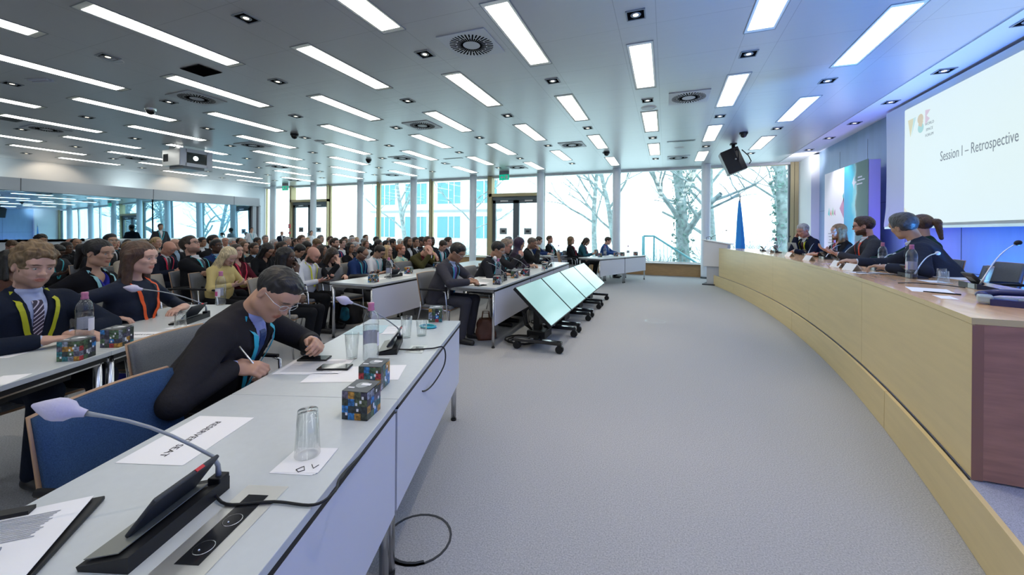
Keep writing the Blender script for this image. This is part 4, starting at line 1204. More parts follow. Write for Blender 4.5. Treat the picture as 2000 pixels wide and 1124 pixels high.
def front_y(prims, fT, x, z):
    """y of the clothed chest at torso-local (x, z)"""
    ys = np.linspace(.30, -.05, 90); L = np.stack([np.full(90, x), ys, np.full(90, z)], 1)
    d = sdf(prims, L @ fT[0].T + fT[1])
    i = np.argmax(d < 0)
    return ys[i] if d[i] < 0 else .05

def strip_mesh(J, pts, w, lift, name, mats, outer=False):
    """ribbon over the chest through torso-local (x, z) points"""
    pr = J['front'][0 if outer else 1]; fT = J['fT']; mb = MB(); vv = []
    P_ = []
    for a, b in zip(pts[:-1], pts[1:]):
        for k in range(5): P_.append((a[0] + (b[0] - a[0]) * k / 5, a[1] + (b[1] - a[1]) * k / 5))
    P_.append(pts[-1])
    for i, (x, z) in enumerate(P_):
        x2, z2 = P_[min(i + 1, len(P_) - 1)]; x1, z1 = P_[max(i - 1, 0)]
        tx, tz = x2 - x1, z2 - z1; L = math.hypot(tx, tz) or 1; nx, nz = -tz / L * w / 2, tx / L * w / 2
        for s in (-1, 1):
            xx, zz = x + nx * s, z + nz * s
            if zz > .455: y = .062 - (zz - .455) * 1.0
            else: y = front_y(pr, fT, xx, zz) + lift
            for q in (0, .0025): vv.append(tuple(fT[0] @ np.array([xx, y + q, zz]) + fT[1]))
    n = len(P_)
    ff = []
    for i in range(n - 1):
        a = i * 4; b = a + 4
        ff += [(a + 1, b + 1, b + 3, a + 3), (a, a + 2, b + 2, b), (a, b, b + 1, a + 1), (a + 2, a + 3, b + 3, b + 2)]
    ff += [(0, 1, 3, 2), (n * 4 - 4, n * 4 - 2, n * 4 - 1, n * 4 - 3)]
    mb.add(vv, ff, smooth=False)
    if mats: mb.mats = mats
    return mb.mesh(name)

def glasses_mesh(J, hw=1.0, metal=True):
    mb = MB(); R_, c_ = J['fH']; mx = Matrix(np.vstack([np.hstack([R_, c_[:, None]]), [0, 0, 0, 1]]).tolist())
    r = .0013 if metal else .0022
    for s in (-1, 1):
        pts = []
        for k in range(14):
            a = 2 * PI * k / 14; pts.append((s * .033 * hw + .0225 * math.cos(a), .1035 - .004 * abs(math.cos(a) - s * -.0) * (1 if math.cos(a) * s > 0 else 0), .0105 + .0155 * math.sin(a) * (1 if abs(math.sin(a)) < .8 else .95)))
        mb.tube(pts, r, n=5, closed=True, mx=mx)
        mb.tube([(s * .056 * hw, .099, .016), (s * .076 * hw, .07, .016), (s * .080 * hw, .0, .014), (s * .079 * hw, -.018, -.002)], r, n=5, mx=mx)
    mb.tube([(-.0115, .104, .014), (0, .1065, .017), (.0115, .104, .014)], r, n=5, mx=mx)
    mb.mats = [m_alu if metal else m_black]
    return mb.mesh('glasses')

def person(meshes, label, loc, rz, c, group=None, scale=1.0, extras=()):
    """c: colours skin, hair, jacket, shirt, trousers, tie, lanyard, glasses, beard"""
    J = meshes['J']
    b = link('person', meshes['body'], None, loc, rz)
    b.scale = (scale,) * 3
    tag(b, label, 'person', group)
    b.color = (*c['skin'], 1); b['hair_tint'] = list(c.get('brow', c['hair'])); b['beard'] = float(c.get('beard', 0))
    def ch(name, me, col):
        o = link(name, me, b); o.color = (*col, 1); return o
    for e_ in meshes['eyes']: ch('eye', e_, (1, 1, 1))
    if 'hair' in meshes and c.get('hair_on', True): ch('hair' if c.get('style') != 'hijab' else 'headscarf', meshes['hair'], c['hair'])
    if 'jacket' in meshes: ch('jacket', meshes['jacket'], c['jacket']); ch('shirt', meshes['shirt'], c['shirt'])
    else: ch('top', meshes['top'], c['shirt'])
    ch('trousers', meshes['trousers'], c.get('trousers', c.get('jacket', (.02, .02, .03))))
    for s in meshes['shoes']: ch('shoe', s, c.get('shoe', (.012, .012, .014)))
    if c.get('tie'): ch('tie', meshes['tie'], c['tie'])
    if c.get('lanyard'): 
        l = ch('lanyard', meshes['lanyard'], c['lanyard'])
    if c.get('glasses'): ch('glasses', meshes['glasses_m' if c['glasses'] == 1 else 'glasses_b'], (1, 1, 1))
    return b

def accessories(out, tie_mat=None, outer=True):
    J = out['J']
    mb = None
    out['tie'] = strip_mesh(J, [(0, .462), (0, .43), (0, .20), (0, .12)], .045, .004, 'tie', [tie_mat or t_ribbon])
    vs_ = []
    a = strip_mesh(J, [(-.070, .50), (-.082, .44), (-.055, .28), (-.004, .13)], .022, .014, 'lanyard', [t_ribbon], outer)
    b = strip_mesh(J, [(.070, .50), (.082, .44), (.055, .28), (.004, .13)], .022, .015, 'lanyard', [t_ribbon], outer)
    bm = bmesh.new(); bm.from_mesh(a); bm.from_mesh(b); bm.to_mesh(a); bm.free()
    out['lanyard'] = a
    hw = 1.0
    out['glasses_m'] = glasses_mesh(J, hw, True); out['glasses_b'] = glasses_mesh(J, hw, False)
    return out
# ------------------------------------------------------------------ conference tables
def mk_table(L, panel=True):
    t = thing('conference_table', '', 'table')
    MB().box((0, 0, .7275), (L / 2 - .0015, .35, .0125), bev=.002).build('tabletop', m_white, t)
    f = MB()
    for s in (-1, 1):
        f.box((0, s * .31, .695), (L / 2 - .03, .018, .018)); f.box((s * (L / 2 - .03), 0, .695), (.018, .32, .018))
    f.build('frame', m_chrome, t)
    mb = MB(); mb.box((0, -.335, .70), (L / 2 - .02, .008, .010)); mb.box((0, -.20, .66), (L / 2 - .12, .06, .03)); mb.build('cable_tray', m_black, t)
    if panel: MB().box((0, -.338, .485), (L / 2 - .012, .006, .205)).build('modesty_panel', m_panel, t)
    for sx in (-1, 1):
        for sy in (-1, 1):
            g = MB(); g.tube([(sx * (L / 2 - .035), sy * .31, .012), (sx * (L / 2 - .035), sy * .31, .70)], .019, n=12)
            lg = g.build('leg', m_chrome, t)
            MB().tube([(sx * (L / 2 - .035), sy * .31, 0), (sx * (L / 2 - .035), sy * .31, .014)], .021, n=12).build('foot', m_black, lg)
    return t
TB = {}
def table(P0, d, L, label, group, panel=True):
    d = Vector((d[0], d[1], 0)).normalized(); n = Vector((d.y, -d.x, 0))
    c = Vector((P0[0], P0[1], 0)) + d * (L / 2) - n * .35
    rz = math.atan2(d.y, d.x)
    if (L, panel) not in TB: TB[L, panel] = mk_table(L, panel); o = TB[L, panel]
    else: o = dup(TB[L, panel])
    o.location = c; o.rotation_euler = (0, 0, rz); o['label'] = label; o['group'] = group
    return o
dA = (-.32, .9475)
gN = 'white conference tables facing the podium'
table((-.555, -.018), dA, 1.4, 'white table at the bottom of the picture, holding the ring binder', gN)
table((-1.003, 1.308), dA, 1.4, 'white table with the writing man and two cube boxes', gN)
dR = (-.42, .907)
R0 = (-2.903, 1.304)
table((R0[0] + .42 * 1.5, R0[1] - .907 * 1.5), dR, 1.4, 'white table of the second row, cut off by the left edge', gN, False)
table((R0[0] + .42 * .1, R0[1] - .907 * .1), dR, 1.4, 'white table before the two women, behind the writing man', gN, False)
for k, w in enumerate(('nearest, under the grey suited man', 'middle one, in front of the man with headphones', 'farthest, by the purple headscarf')):
    table((-1.912 - .027 * 1.46 * k, 4.339 + 1.46 * k), (-.027, 1), 1.45, 'white table behind the slanted monitors, ' + w.replace('in front of', 'by'), gN)
for k, w in enumerate(('nearest, beside the empty grey chair', 'middle one, with the black telephone', 'farthest, mostly hidden by the seated row')):
    table((-3.42 - .02 * k, 3.94 + 1.46 * k), (-.02, 1), 1.45, 'white table of the middle row, ' + w, gN)
dF = (.397, .918)
table((-1.574, 10.313), dF, 1.27, 'white table at the far end, the nearer of the joined pair', gN)
table((-1.574 + .397 * 1.285, 10.313 + .918 * 1.285), dF, 1.27, 'white table at the far end, the one by the low oak board', gN)
table((-3.00, 10.75), dF, 1.27, 'white table behind the far pair, with two seated men', gN)
# ------------------------------------------------------------------ chairs
def mk_chair(mat, shell=m_beech):
    t = thing('conference_chair', '', 'chair')
    mb = MB(); mb.box((0, .02, .455), (.225, .215, .022), bev=.018); mb.build('seat', mat, t)
    MB().box((0, .02, .428), (.215, .205, .007)).build('seat_shell', shell, t)
    def slab(y0, th, w0, w1, z0, z1, nx=8, nz=5):
        vv = []; ff = []
        for side in (0, 1):
            for j in range(nz + 1):
                v = j / nz; z = z0 + (z1 - z0) * v; w = w0 + (w1 - w0) * v
                for i in range(nx + 1):
                    u = -1 + 2 * i / nx
                    y = y0 - .09 * v - .0 + .035 * (u * u) + (th if side else 0)
                    vv.append((u * w, y, z))
        k = (nx + 1) * (nz + 1)
        for j in range(nz):
            for i in range(nx):
                a = j * (nx + 1) + i
                ff.append((a, a + 1, a + nx + 2, a + nx + 1)); ff.append((k + a, k + a + nx + 1, k + a + nx + 2, k + a + 1))
        for i in range(nx):
            ff.append((i, k + i, k + i + 1, i + 1)); a = nz * (nx + 1) + i; ff.append((a, a + 1, k + a + 1, k + a))
        for j in range(nz):
            a = j * (nx + 1); ff.append((a, a + nx + 1, k + a + nx + 1, k + a)); a += nx; ff.append((a, k + a, k + a + nx + 1, a + nx + 1))
        return vv, ff
    v, f = slab(-.215, .022, .225, .215, .47, .865); b = MB().add(v, f, smooth=True).build('backrest', mat, t)
    v, f = slab(-.224, .008, .232, .220, .44, .870); MB().add(v, f, smooth=True).build('back_shell', shell, t)
    for s in (-1, 1):
        MB().tube([(s * .245, .23, .0), (s * .245, .19, .44), (s * .255, .17, .655), (s * .255, .13, .672)], .010, n=8).build('leg', m_chrome, t)
        MB().tube([(s * .245, -.30, .0), (s * .245, -.19, .44), (s * .225, -.205, .52)], .010, n=8).build('leg', m_chrome, t)
        MB().tube([(s * .255, .16, .676), (s * .258, .0, .682), (s * .250, -.20, .675)], [.012, .014, .012], n=8).build('armrest', m_black, t)
        MB().tube([(s * .245, .20, .425), (s * .245, -.20, .425)], .008, n=6).build('side_rail', m_chrome, t)
    return t
CH = {}
def chair(x, y, rz, label, group, kind='grey', z=0):
    mats = {'grey': (m_fabric, m_beech), 'beige': (m_fabricbeige, m_beech), 'blue': (m_fabricblue, m_beech), 'dark': (m_black, m_beech)}
    if kind not in CH: CH[kind] = mk_chair(*mats[kind]); o = CH[kind]
    else: o = dup(CH[kind])
    o.location = (x, y, z); o.rotation_euler = (0, 0, rz); o['label'] = label; o['group'] = group
    return o
rA = math.atan2(-.9475, .32)
chair(-1.53, .84, rA, 'blue upholstered chair pushed up to the near table', 'empty chairs', 'blue')
chair(-2.76, .20, rA - .1, 'dark seated chair between the second row table and the left picture edge', 'empty chairs', 'dark')
chair(-4.43, 4.42, -PI / 2 - .15, 'empty grey chair at the end of the middle row table', 'empty chairs')
chair(-5.46, 2.80, -PI / 2 + .35, 'empty beige chair with a booklet on its seat, before the crowd', 'empty chairs', 'beige')
chair(-4.15, 5.85, -PI / 2 - .1, 'empty dark grey chair at the middle row, under the bent man in olive', 'empty chairs')
chair(-4.75, 5.75, -PI / 2, 'empty beige grey chair left of the bent man in olive', 'empty chairs', 'beige')
chair(-2.55, 10.75, -PI / 2 + .4, 'small empty grey chair at the far end table', 'empty chairs')
chair(3.08, 5.72, PI / 2 - .05, 'empty grey chair behind the podium desk, fully in view', 'empty chairs', 'grey', PZ)
chair(3.08, 4.98, PI / 2 - .05, 'empty beige grey chair at the right picture edge behind the podium desk', 'empty chairs', 'beige', PZ)
# ------------------------------------------------------------------ monitor trolleys
def mk_cart():
    t = thing('monitor_trolley', '', 'monitor')
    sl = math.atan2(.42, .45); c = Vector((-.02, 0, .55))
    mx = Matrix.Translation(c) @ Matrix.Rotation(sl, 4, 'Y')
    MB().box((0, 0, -.022), (.312, .51, .020), bev=.004, mx=mx).build('monitor_body', m_black, t)
    MB().box((0, 0, -.001), (.300, .499, .0015), mx=mx).build('screen', m_cscr, t)
    mb = MB(); mb.box((-.12, 0, .33), (.04, .07, .20)); mb.box((-.10, 0, .12), (.12, .16, .05), bev=.01); mb.tube([(-.1, .1, .14), (.15, .1, .30)], .02); mb.box((-.14, 0, .48), (.03, .22, .04))
    mb.build('column', m_black, t)
    for s in (-1, 1):
        lg = MB().box((.0, s * .39, .115), (.30, .035, .022), bev=.008).build('leg', m_blacks, t)
        for x in (-.26, .27):
            w = MB(); w.tube([(x, s * .39 - .028, .046), (x, s * .39 + .028, .046)], .046, n=16); w.box((x, s * .39, .085), (.02, .035, .02)); w.build('caster', m_black, lg)
    MB().box((-.10, 0, .10), (.06, .36, .02)).build('cross_beam', m_black, t)
    mb = MB()
    for k in range(3): mb.tube([(-.15, -.05 * k, .5), (-.26 - .02 * k, -.1, .4), (-.22, -.12 - .05 * k, .25), (-.16, -.1, .16)], .009, n=6)
    for k in range(3):
        r = .13 + .035 * k; mb.tube([(-.30 + r * math.cos(a * PI / 6) * 1.1, -.12 + r * math.sin(a * PI / 6), .012 + .012 * k) for a in range(12)], .012, n=6, closed=True)
    mb.build('cables', m_black, t)
    return t
m_cscr = emis('pale_cyan_screen', (.40, .74, .74), .50)
m_cscr.node_tree.nodes['Principled BSDF'].inputs['Base Color'].default_value = (.10, .12, .12, 1)
m_cscr.node_tree.nodes['Principled BSDF'].inputs['Roughness'].default_value = .15
cart = mk_cart()
for k, (y, w) in enumerate([(4.87, 'nearest of the row'), (5.92, 'second from the front'), (6.98, 'third from the front'), (8.03, 'farthest of the row')]):
    o = cart if k == 0 else dup(cart)
    o.location = (-1.42, y, 0)
    o['label'] = 'pale lit monitor slanted back on a black wheeled stand, ' + w; o['group'] = 'slanted monitors facing the podium'
# ------------------------------------------------------------------ small things
def box_mat():
    m = M('photo_tile_print', (.3, .3, .3), .35); nt = m.node_tree; b = nt.nodes['Principled BSDF']
    tc = nt.nodes.new('ShaderNodeTexCoord'); ad = nt.nodes.new('ShaderNodeVectorMath'); ad.operation = 'ADD'; ad.inputs[1].default_value = (.0003, .0003, .0003)
    sn = nt.nodes.new('ShaderNodeVectorMath'); sn.operation = 'SNAP'; sn.inputs[1].default_value = (.0247, .0247, .0252)
    nt.links.new(tc.outputs['Object'], ad.inputs[0]); nt.links.new(ad.outputs[0], sn.inputs[0])
    oi = nt.nodes.new('ShaderNodeObjectInfo'); a2 = nt.nodes.new('ShaderNodeVectorMath'); a2.operation = 'ADD'
    nt.links.new(sn.outputs[0], a2.inputs[0]); nt.links.new(oi.outputs['Random'], a2.inputs[1])
    wn = nt.nodes.new('ShaderNodeTexWhiteNoise'); nt.links.new(a2.outputs[0], wn.inputs['Vector'])
    r = nt.nodes.new('ShaderNodeValToRGB'); r.color_ramp.interpolation = 'CONSTANT'; nt.links.new(wn.outputs['Value'], r.inputs[0])
    cs = [(.40, .03, .04), (.02, .03, .04), (.02, .16, .42), (.03, .04, .03), (.06, .12, .06), (.05, .05, .09), (.02, .14, .17), (.22, .25, .32), (.035, .03, .06), (.40, .20, .03), (.07, .09, .05), (.10, .09, .14)]
    e = r.color_ramp.elements; e[0].color = (*cs[0], 1); e[1].position = 1 / 12; e[1].color = (*cs[1], 1)
    for i in range(2, 12): q = e.new(i / 12); q.color = (*cs[i], 1)
    n = nt.nodes.new('ShaderNodeTexNoise'); n.inputs['Scale'].default_value = 90; n.inputs['Detail'].default_value = 3; nt.links.new(tc.outputs['Object'], n.inputs['Vector'])
    mr = nt.nodes.new('ShaderNodeMapRange'); mr.inputs['From Min'].default_value = .35; mr.inputs['From Max'].default_value = .65; mr.inputs['To Min'].default_value = .25; mr.inputs['To Max'].default_value = 1.7; nt.links.new(n.outputs['Fac'], mr.inputs['Value'])
    mx = nt.nodes.new('ShaderNodeMix'); mx.data_type = 'RGBA'; mx.blend_type = 'MULTIPLY'; mx.inputs[0].default_value = .85
    nt.links.new(r.outputs[0], mx.inputs[6]); nt.links.new(mr.outputs[0], mx.inputs[7]); nt.links.new(mx.outputs[2], b.inputs['Base Color'])
    return m
m_tiles = box_mat()
m_lidgrey = M('dark_lid_card', (.06, .07, .08), .4)
def mk_cube():
    t = thing('cube_box', '', 'box')
    MB().box((0, 0, .0505), (.0495, .0495, .0505), bev=.0015).build('printed_sides', m_tiles, t)
    mb = MB(); mb.add([(-.049, -.049, .1015), (.049, -.049, .1015), (.049, .049, .106), (-.049, .049, .106), (-.049, -.049, .103), (.049, -.049, .103), (.049, .049, .1075), (-.049, .049, .1075)],
        [(0, 3, 2, 1), (4, 5, 6, 7), (0, 1, 5, 4), (1, 2, 6, 5), (2, 3, 7, 6), (3, 0, 4, 7)])
    l = mb.build('lid', m_lidgrey, t)
    p = MB(); mx = Matrix.Translation((0, 0, .1054)) @ Matrix.Rotation(.046, 4, 'X')
    p.lathe([(.0001, 0), (.024, 0)], (.0, .006, .0003), m_grey, 18, mx=mx, smooth=False)
    p.box((.012, .012, .0005), (.018, .008, .0003), m_paper, mx=mx); p.box((-.03, -.02, .0005), (.012, .004, .0003), m_paper, mx=mx)
    p.build('lid_print', None, l)
    q = MB(); rn = random.Random(2)
    for s_, ax_ in ((-1, 1), (1, 0)):
        for k in range(5):
            u, z = rn.uniform(-.035, .035), rn.uniform(.015, .085)
            if ax_: q.box((u, s_ * .0499, z), (.004, .0003, .005))
            else: q.box((s_ * .0499, u, z), (.0003, .004, .005))
    q.build('white_print', m_paper, t)
    return t
cube = mk_cube(); cube_used = [False]
def cubebox(x, y, rz, label, z=.74):
    o = cube if not cube_used[0] else dup(cube)
    cube_used[0] = True
    o.location = (x, y, z); o.rotation_euler = (0, 0, rz); o['label'] = label; o['group'] = 'printed cube boxes on the tables'
    return o
def mk_bottle():
    t = thing('water_bottle', '', 'bottle')
    pr = [(.0001, .002), (.034, .002), (.039, .008), (.040, .02)]
    for k in range(8): pr += [(.0405, .025 + k * .0055), (.0388, .0278 + k * .0055)]
    pr += [(.040, .075), (.040, .155)]
    for k in range(5): pr += [(.0405, .160 + k * .010), (.0380, .165 + k * .010)]
    pr += [(.0385, .212), (.034, .232), (.024, .252), (.0155, .262), (.0140, .272), (.0140, .286)]
    MB().lathe(pr, n=24).build('body', m_pet, t)
    MB().lathe([(.0001, .004), (.037, .006), (.0375, .185), (.0001, .186)], n=24).build('water', m_water, t)
    MB().lathe([(.0001, .303), (.0145, .303), (.0162, .300), (.0162, .287), (.0145, .284), (.0172, .270), (.0172, .262), (.014, .261)][::-1], n=18).build('cap', m_pinkcap, t)
    lb = MB(); lb.lathe([(.0406, .078), (.0406, .150)], n=24)
    lb.f = [f for i, f in enumerate(lb.f) if i < 14]; lb.mi = lb.mi[:14]; lb.sm = lb.sm[:14]
    l = lb.build('label', M('label_lilac', (.68, .66, .74), .5), t)
    q = MB(); q.lathe([(.0409, .085), (.0409, .125)], n=24); q.f = q.f[8:12]; q.mi = q.mi[:4]; q.sm = q.sm[:4]; q.build('label_print', m_pinklabel, l)
    return t
bott = mk_bottle(); bu = [False]
def bottle(x, y, label, z=.74, rz=0.0):
    o = bott if not bu[0] else dup(bott)
    bu[0] = True
    o.location = (x, y, z); o.rotation_euler = (0, 0, rz); o['label'] = label; o['group'] = 'plastic water bottles with pink caps'
    return o
def mk_glass(tall=False):
    h, r0, r1 = (.135, .028, .036) if tall else (.100, .030, .036)
    return MB().lathe([(.0001, .002), (r0, .002), (r1, h), (r1 - .0022, h), (r0 - .002, .012), (.0001, .010)], n=24).mesh('glass')
GLS = {False: mk_glass(), True: mk_glass(True)}
def glass(x, y, label, z=.74, tall=False, up=True):
    o = link('drinking_glass', GLS[tall], None, (x, y, z if up else z + (.135 if tall else .100)))
    if not o.data.materials: o.data.materials.append(m_glass)
    if not up: o.rotation_euler = (PI, 0, 0)
    return tag(o, label, 'glass', 'clear drinking glasses')
def paper(x, y, rz, w, h, label, z=.7405, lines=0, name='paper_sheet', cat='paper', txt=None, n=1, mat=None):
    mb = MB()
    for k in range(n): mb.box((.004 * k, .003 * k, .0004 + .0007 * k), (w / 2, h / 2, .0003), mat or m_paper, mx=Matrix.Rotation(.03 * k, 4, 'Z'))
    rn = random.Random(int(abs(x * 100)) + lines); zt = .0008 + .0007 * n
    for k in range(lines):
        yy = h * .40 - k * h * .8 / lines
        L = w * rn.uniform(.25, .42); mb.box((-w * .42 + L, yy, zt), (L, .0011, .0001), m_inkgrey)
    if txt: font_mesh(mb, txt[0], txt[1], m_ink, Matrix.Translation((0, 0, zt)) @ Matrix.Rotation(txt[2], 4, 'Z'), .0001)
    o = mb.build(name, None, None, (x, y, z), rz)
    return tag(o, label, cat)
# delegate microphone units
def mk_mic(reach=.34, head='foam', rise=.20):
    """base along local x, display leaning back over it, gooseneck from the +x end towards +y (the sitter)"""
    t = thing('microphone_unit', '', 'microphone')
    mb = MB(); mb.add([(-.14, -.052, 0), (.14, -.052, 0), (.14, .06, 0), (-.14, .06, 0), (-.14, -.052, .036), (.14, -.052, .036), (.14, .065, .010), (-.14, .065, .010)],
        [(0, 3, 2, 1), (4, 5, 6, 7), (0, 1, 5, 4), (1, 2, 6, 5), (2, 3, 7, 6), (3, 0, 4, 7)])
    mb.box((.122, -.034, .036), (.018, .018, .012), bev=.003); mb.build('base', m_black, t)
    MB().box((0, .0, .0), (.118, .040, .001), mx=Matrix.Translation((-.012, .020, .0265)) @ Matrix.Rotation(-.218, 4, 'X')).build('key_panel', m_tan, t)
    mx = Matrix.Translation((.008, .016, .030)) @ Matrix.Rotation(math.radians(38), 4, 'X')
    d = MB().box((0, 0, .056), (.092, .0055, .056), bev=.004, mx=mx).build('display', m_dkgrey, t)
    MB().box((0, .006, .058), (.082, .0012, .046), mx=mx).build('screen_glass', m_blacks, d)
    MB().box((.03, 0, .1125), (.012, .0042, .0012), mx=mx).build('status_light', m_red, d)
    base = Vector((.122, -.034, .045)); tip = Vector((.122 - .16 * reach / .34, -.034 + reach, .045 + rise)); k1 = base + Vector((-.002, .015, .055))
    pts = [tuple(base), tuple(base + Vector((0, .002, .03))), tuple(k1)] + [tuple(k1.lerp(tip, q / 6) + Vector((0, 0, .022 * math.sin(PI * q / 6)))) for q in range(1, 7)]
    g = MB().tube(pts, [.0075, .0062, .0045, .0042, .0042, .0042, .0042, .0042, .0065], n=8).build('gooseneck', m_grey, t)
    dd = (Vector(pts[-1]) - Vector(pts[-2])).normalized(); e = Vector(pts[-1])
    m4 = Matrix.Translation(e) @ dd.to_track_quat('Z', 'Y').to_matrix().to_4x4()
    if head == 'foam': MB().lathe([(.0085, -.012), (.011, .000), (.014, .010), (.024, .022), (.0275, .040), (.026, .052), (.014, .076), (.004, .092), (.0001, .094)], n=14, mx=m4).build('foam_cover', m_foam, g)
    else: MB().ball((0, 0, .018), (.017, .017, .020), n=14, mx=m4).build('foam_cover', m_black, g)
    return t
m_tan = M('key_panel_grey', (.20, .21, .19), .4); m_foam = M('pale_foam', (.55, .53, .68), .9, bump=(60, .4))
MIC = {}
def mic(x, y, rz, label, z=.74, kind='foam', reach=.34, s=1.0, rise=.20):
    k = (kind, reach, rise)
    if k not in MIC: MIC[k] = mk_mic(reach, kind, rise); o = MIC[k]
    else: o = dup(MIC[k])
    o.location = (x, y, z); o.rotation_euler = (0, 0, rz); o.scale = (s, s, s); o['label'] = label; o['group'] = 'microphone units with tilted displays'
    return o
def cable(pts, label, r=.0035, m=None, name='cable'):
    # smooth the path
    P_ = [Vector(p) for p in pts]; q = []
    for i in range(len(P_) - 1):
        p0, p1, p2, p3 = P_[max(i - 1, 0)], P_[i], P_[i + 1], P_[min(i + 2, len(P_) - 1)]
        for k in range(6):
            t = k / 6; q.append(.5 * ((2 * p1) + (p2 - p0) * t + (2 * p0 - 5 * p1 + 4 * p2 - p3) * t * t + (3 * p1 - p0 - 3 * p2 + p3) * t ** 3))
    q.append(P_[-1])
    o = MB().tube([tuple(v) for v in q], r, n=7).build(name, m or m_black)
    return tag(o, label, 'cable')
def phone(x, y, rz, label, z=.742):
    t = thing('mobile_phone', label, 'phone', (x, y, z), rz, 'mobile phones')
    MB().box((0, 0, .0042), (.075, .037, .0042), bev=.003).build('body', m_black, t); MB().box((0, 0, .0087), (.070, .0335, .0003)).build('screen', m_blacks, t)
    return t
aA = math.atan2(.9475, -.32)
# --- near table
cubebox(-1.045, 1.150, .22, 'printed cube box nearest the camera, lid ajar')
cubebox(-1.180, 1.375, .30, 'printed cube box just behind the nearest one, in front of the bottle')
cubebox(-1.620, 2.560, .45, 'printed cube box at the far corner of the writing man\'s table')
bottle(-1.438, 1.646, 'water bottle between the tall glass and the mic on the writing man\'s table')
glass(-1.545, 1.625, 'tall clear glass left of the bottle near the writing man', tall=True)
glass(-1.535, 2.08, 'left one of two tumblers beside the turquoise lanyard', tall=True)
glass(-1.475, 2.16, 'right one of two tumblers beside the turquoise lanyard')
glass(-1.000, .875, 'upside down tumbler on a folded napkin', z=.7455, tall=True, up=False)
nk = paper(-.985, .850, .30, .125, .125, 'folded white napkin with a line logo under the upturned tumbler', z=.7405, name='napkin', cat='napkin', n=3)
mb = MB(); mb.tube([(.005, -.045, 0), (.018, -.03, 0), (.030, -.045, 0), (.018, -.055, 0), (.005, -.045, 0)], .001, n=5); mb.tube([(.035, -.02, 0), (.050, -.035, 0), (.055, -.02, 0)], .001, n=5); mb.ball((.035, -.035, 0), (.004, .004, .0006), M('lime', (.4, .5, .05), .5), 8)
mb.mats.insert(0, m_ink); mb.mi = [i if i else 0 for i in mb.mi]
mb2 = MB(); mb2.tube([(.005, -.045, 0), (.018, -.028, 0), (.030, -.045, 0), (.018, -.055, 0), (.005, -.045, 0)], .0011, n=5); mb2.tube([(.035, -.018, 0), (.050, -.035, 0), (.056, -.018, 0)], .0011, n=5)
lo = mb2.build('napkin_logo', m_ink, nk, (0, 0, .0032))
paper(-1.43, .81, .40, .297 * .98, .205, 'white card reading RESERVED SEAT under the long microphone', lines=0, name='reserved_seat_card', cat='card', txt=('RESERVED SEAT', .031, PI))
bpy.data.objects['reserved_seat_card'].rotation_euler[2] = aA - .0
bpy.data.objects['reserved_seat_card'].location = (-1.430, .808, .7405)
paper(-1.62, 1.455, .38, .30, .21, 'stack of printed sheets under the writing man\'s pen', lines=16, n=3)
paper(-1.42, 1.43, .42, .29, .20, 'blank white sheets under the phone and boxes', n=2)
paper(-1.27, 1.52, .45, .21, .20, 'white sheet right of the second cube box', n=1)
phone(-1.715, 1.540, .42, 'black phone at the writing man\'s left sleeve')
phone(-1.510, 1.478, .42, 'black phone lying on the printed sheets', z=.7436)
paper(-1.90, 2.12, .35, .22, .22, 'pale blue brochure stack behind the bottle', lines=6, n=6, mat=M('brochure_blue', (.45, .62, .68), .4), name='brochure_stack', cat='brochure')
paper(-1.73, 2.20, .5, .15, .21, 'open magazine with blue picture behind the microphone', lines=3, n=3, name='magazine', cat='magazine')
mb = MB()
for k, (r, w) in enumerate(((.050, 0), (.056, .004), (.047, .008))): mb.tube([(r * math.cos(a * PI / 9) * 1.1, r * math.sin(a * PI / 9) * .8, .004 + w) for a in range(18)], .0045, n=6, closed=True)
tag(mb.build('coiled_lanyard', M('lanyard_teal', (.03, .42, .52), .5), None, (-1.56, 2.36, .741)), 'coiled turquoise lanyard behind the two tumblers', 'lanyard')
mic(-1.475, 1.86, aA + .20, 'microphone unit at the far end of the writing man\'s table', reach=.28, rise=.25, s=.92)
mic(-1.066, .550, aA, 'large microphone unit in the near foreground beside the binder', reach=.26, s=.93, rise=.225)
# power outlet set into the near table
t = thing('power_outlet', 'aluminium framed socket strip set in the near table', 'socket', (-.925, .585, .7402), aA)
MB().box((0, 0, .001), (.155, .055, .0012)).build('cover_plate', m_alu, t); MB().box((.012, .0, .0025), (.105, .026, .0008)).build('socket_insert', m_blacks, t)
mb = MB()
for x in (-.05, .03): mb.lathe([(.019, .0035), (.0205, .0036), (.0205, .0030)], (x, 0, 0), n=20); mb.ball((x - .008, .004, .0036), .0025, m_chrome)
mb.mats.insert(0, m_black) if False else None
mb.build('sockets', None, t)
t = thing('power_outlet', 'small dark socket flap beside the microphone on the writing man\'s table', 'socket', (-1.33, 1.90, .7402), aA)
MB().box((0, 0, .001), (.07, .05, .0012)).build('cover_plate', m_alu, t); MB().box((0, .0, .003), (.035, .03, .002)).build('socket_insert', m_blacks, t)
cable([(-1.08, .66, .752), (-1.0, .64, .746), (-.90, .69, .746), (-.80, .72, .745), (-.795, .78, .742), (-.835, .84, .735), (-.90, 1.0, .71), (-.985, 1.22, .705), (-1.005, 1.30, .69)], 'black cable from the near microphone to the table edge')
cable([(-1.47, 1.80, .756), (-1.36, 1.86, .746), (-1.25, 1.93, .746), (-1.20, 1.98, .742), (-1.175, 1.95, .66), (-1.155, 1.80, .60), (-1.13, 1.66, .62), (-1.15, 1.62, .69)], 'black cable looping over the front of the writing man\'s table', r=.004)
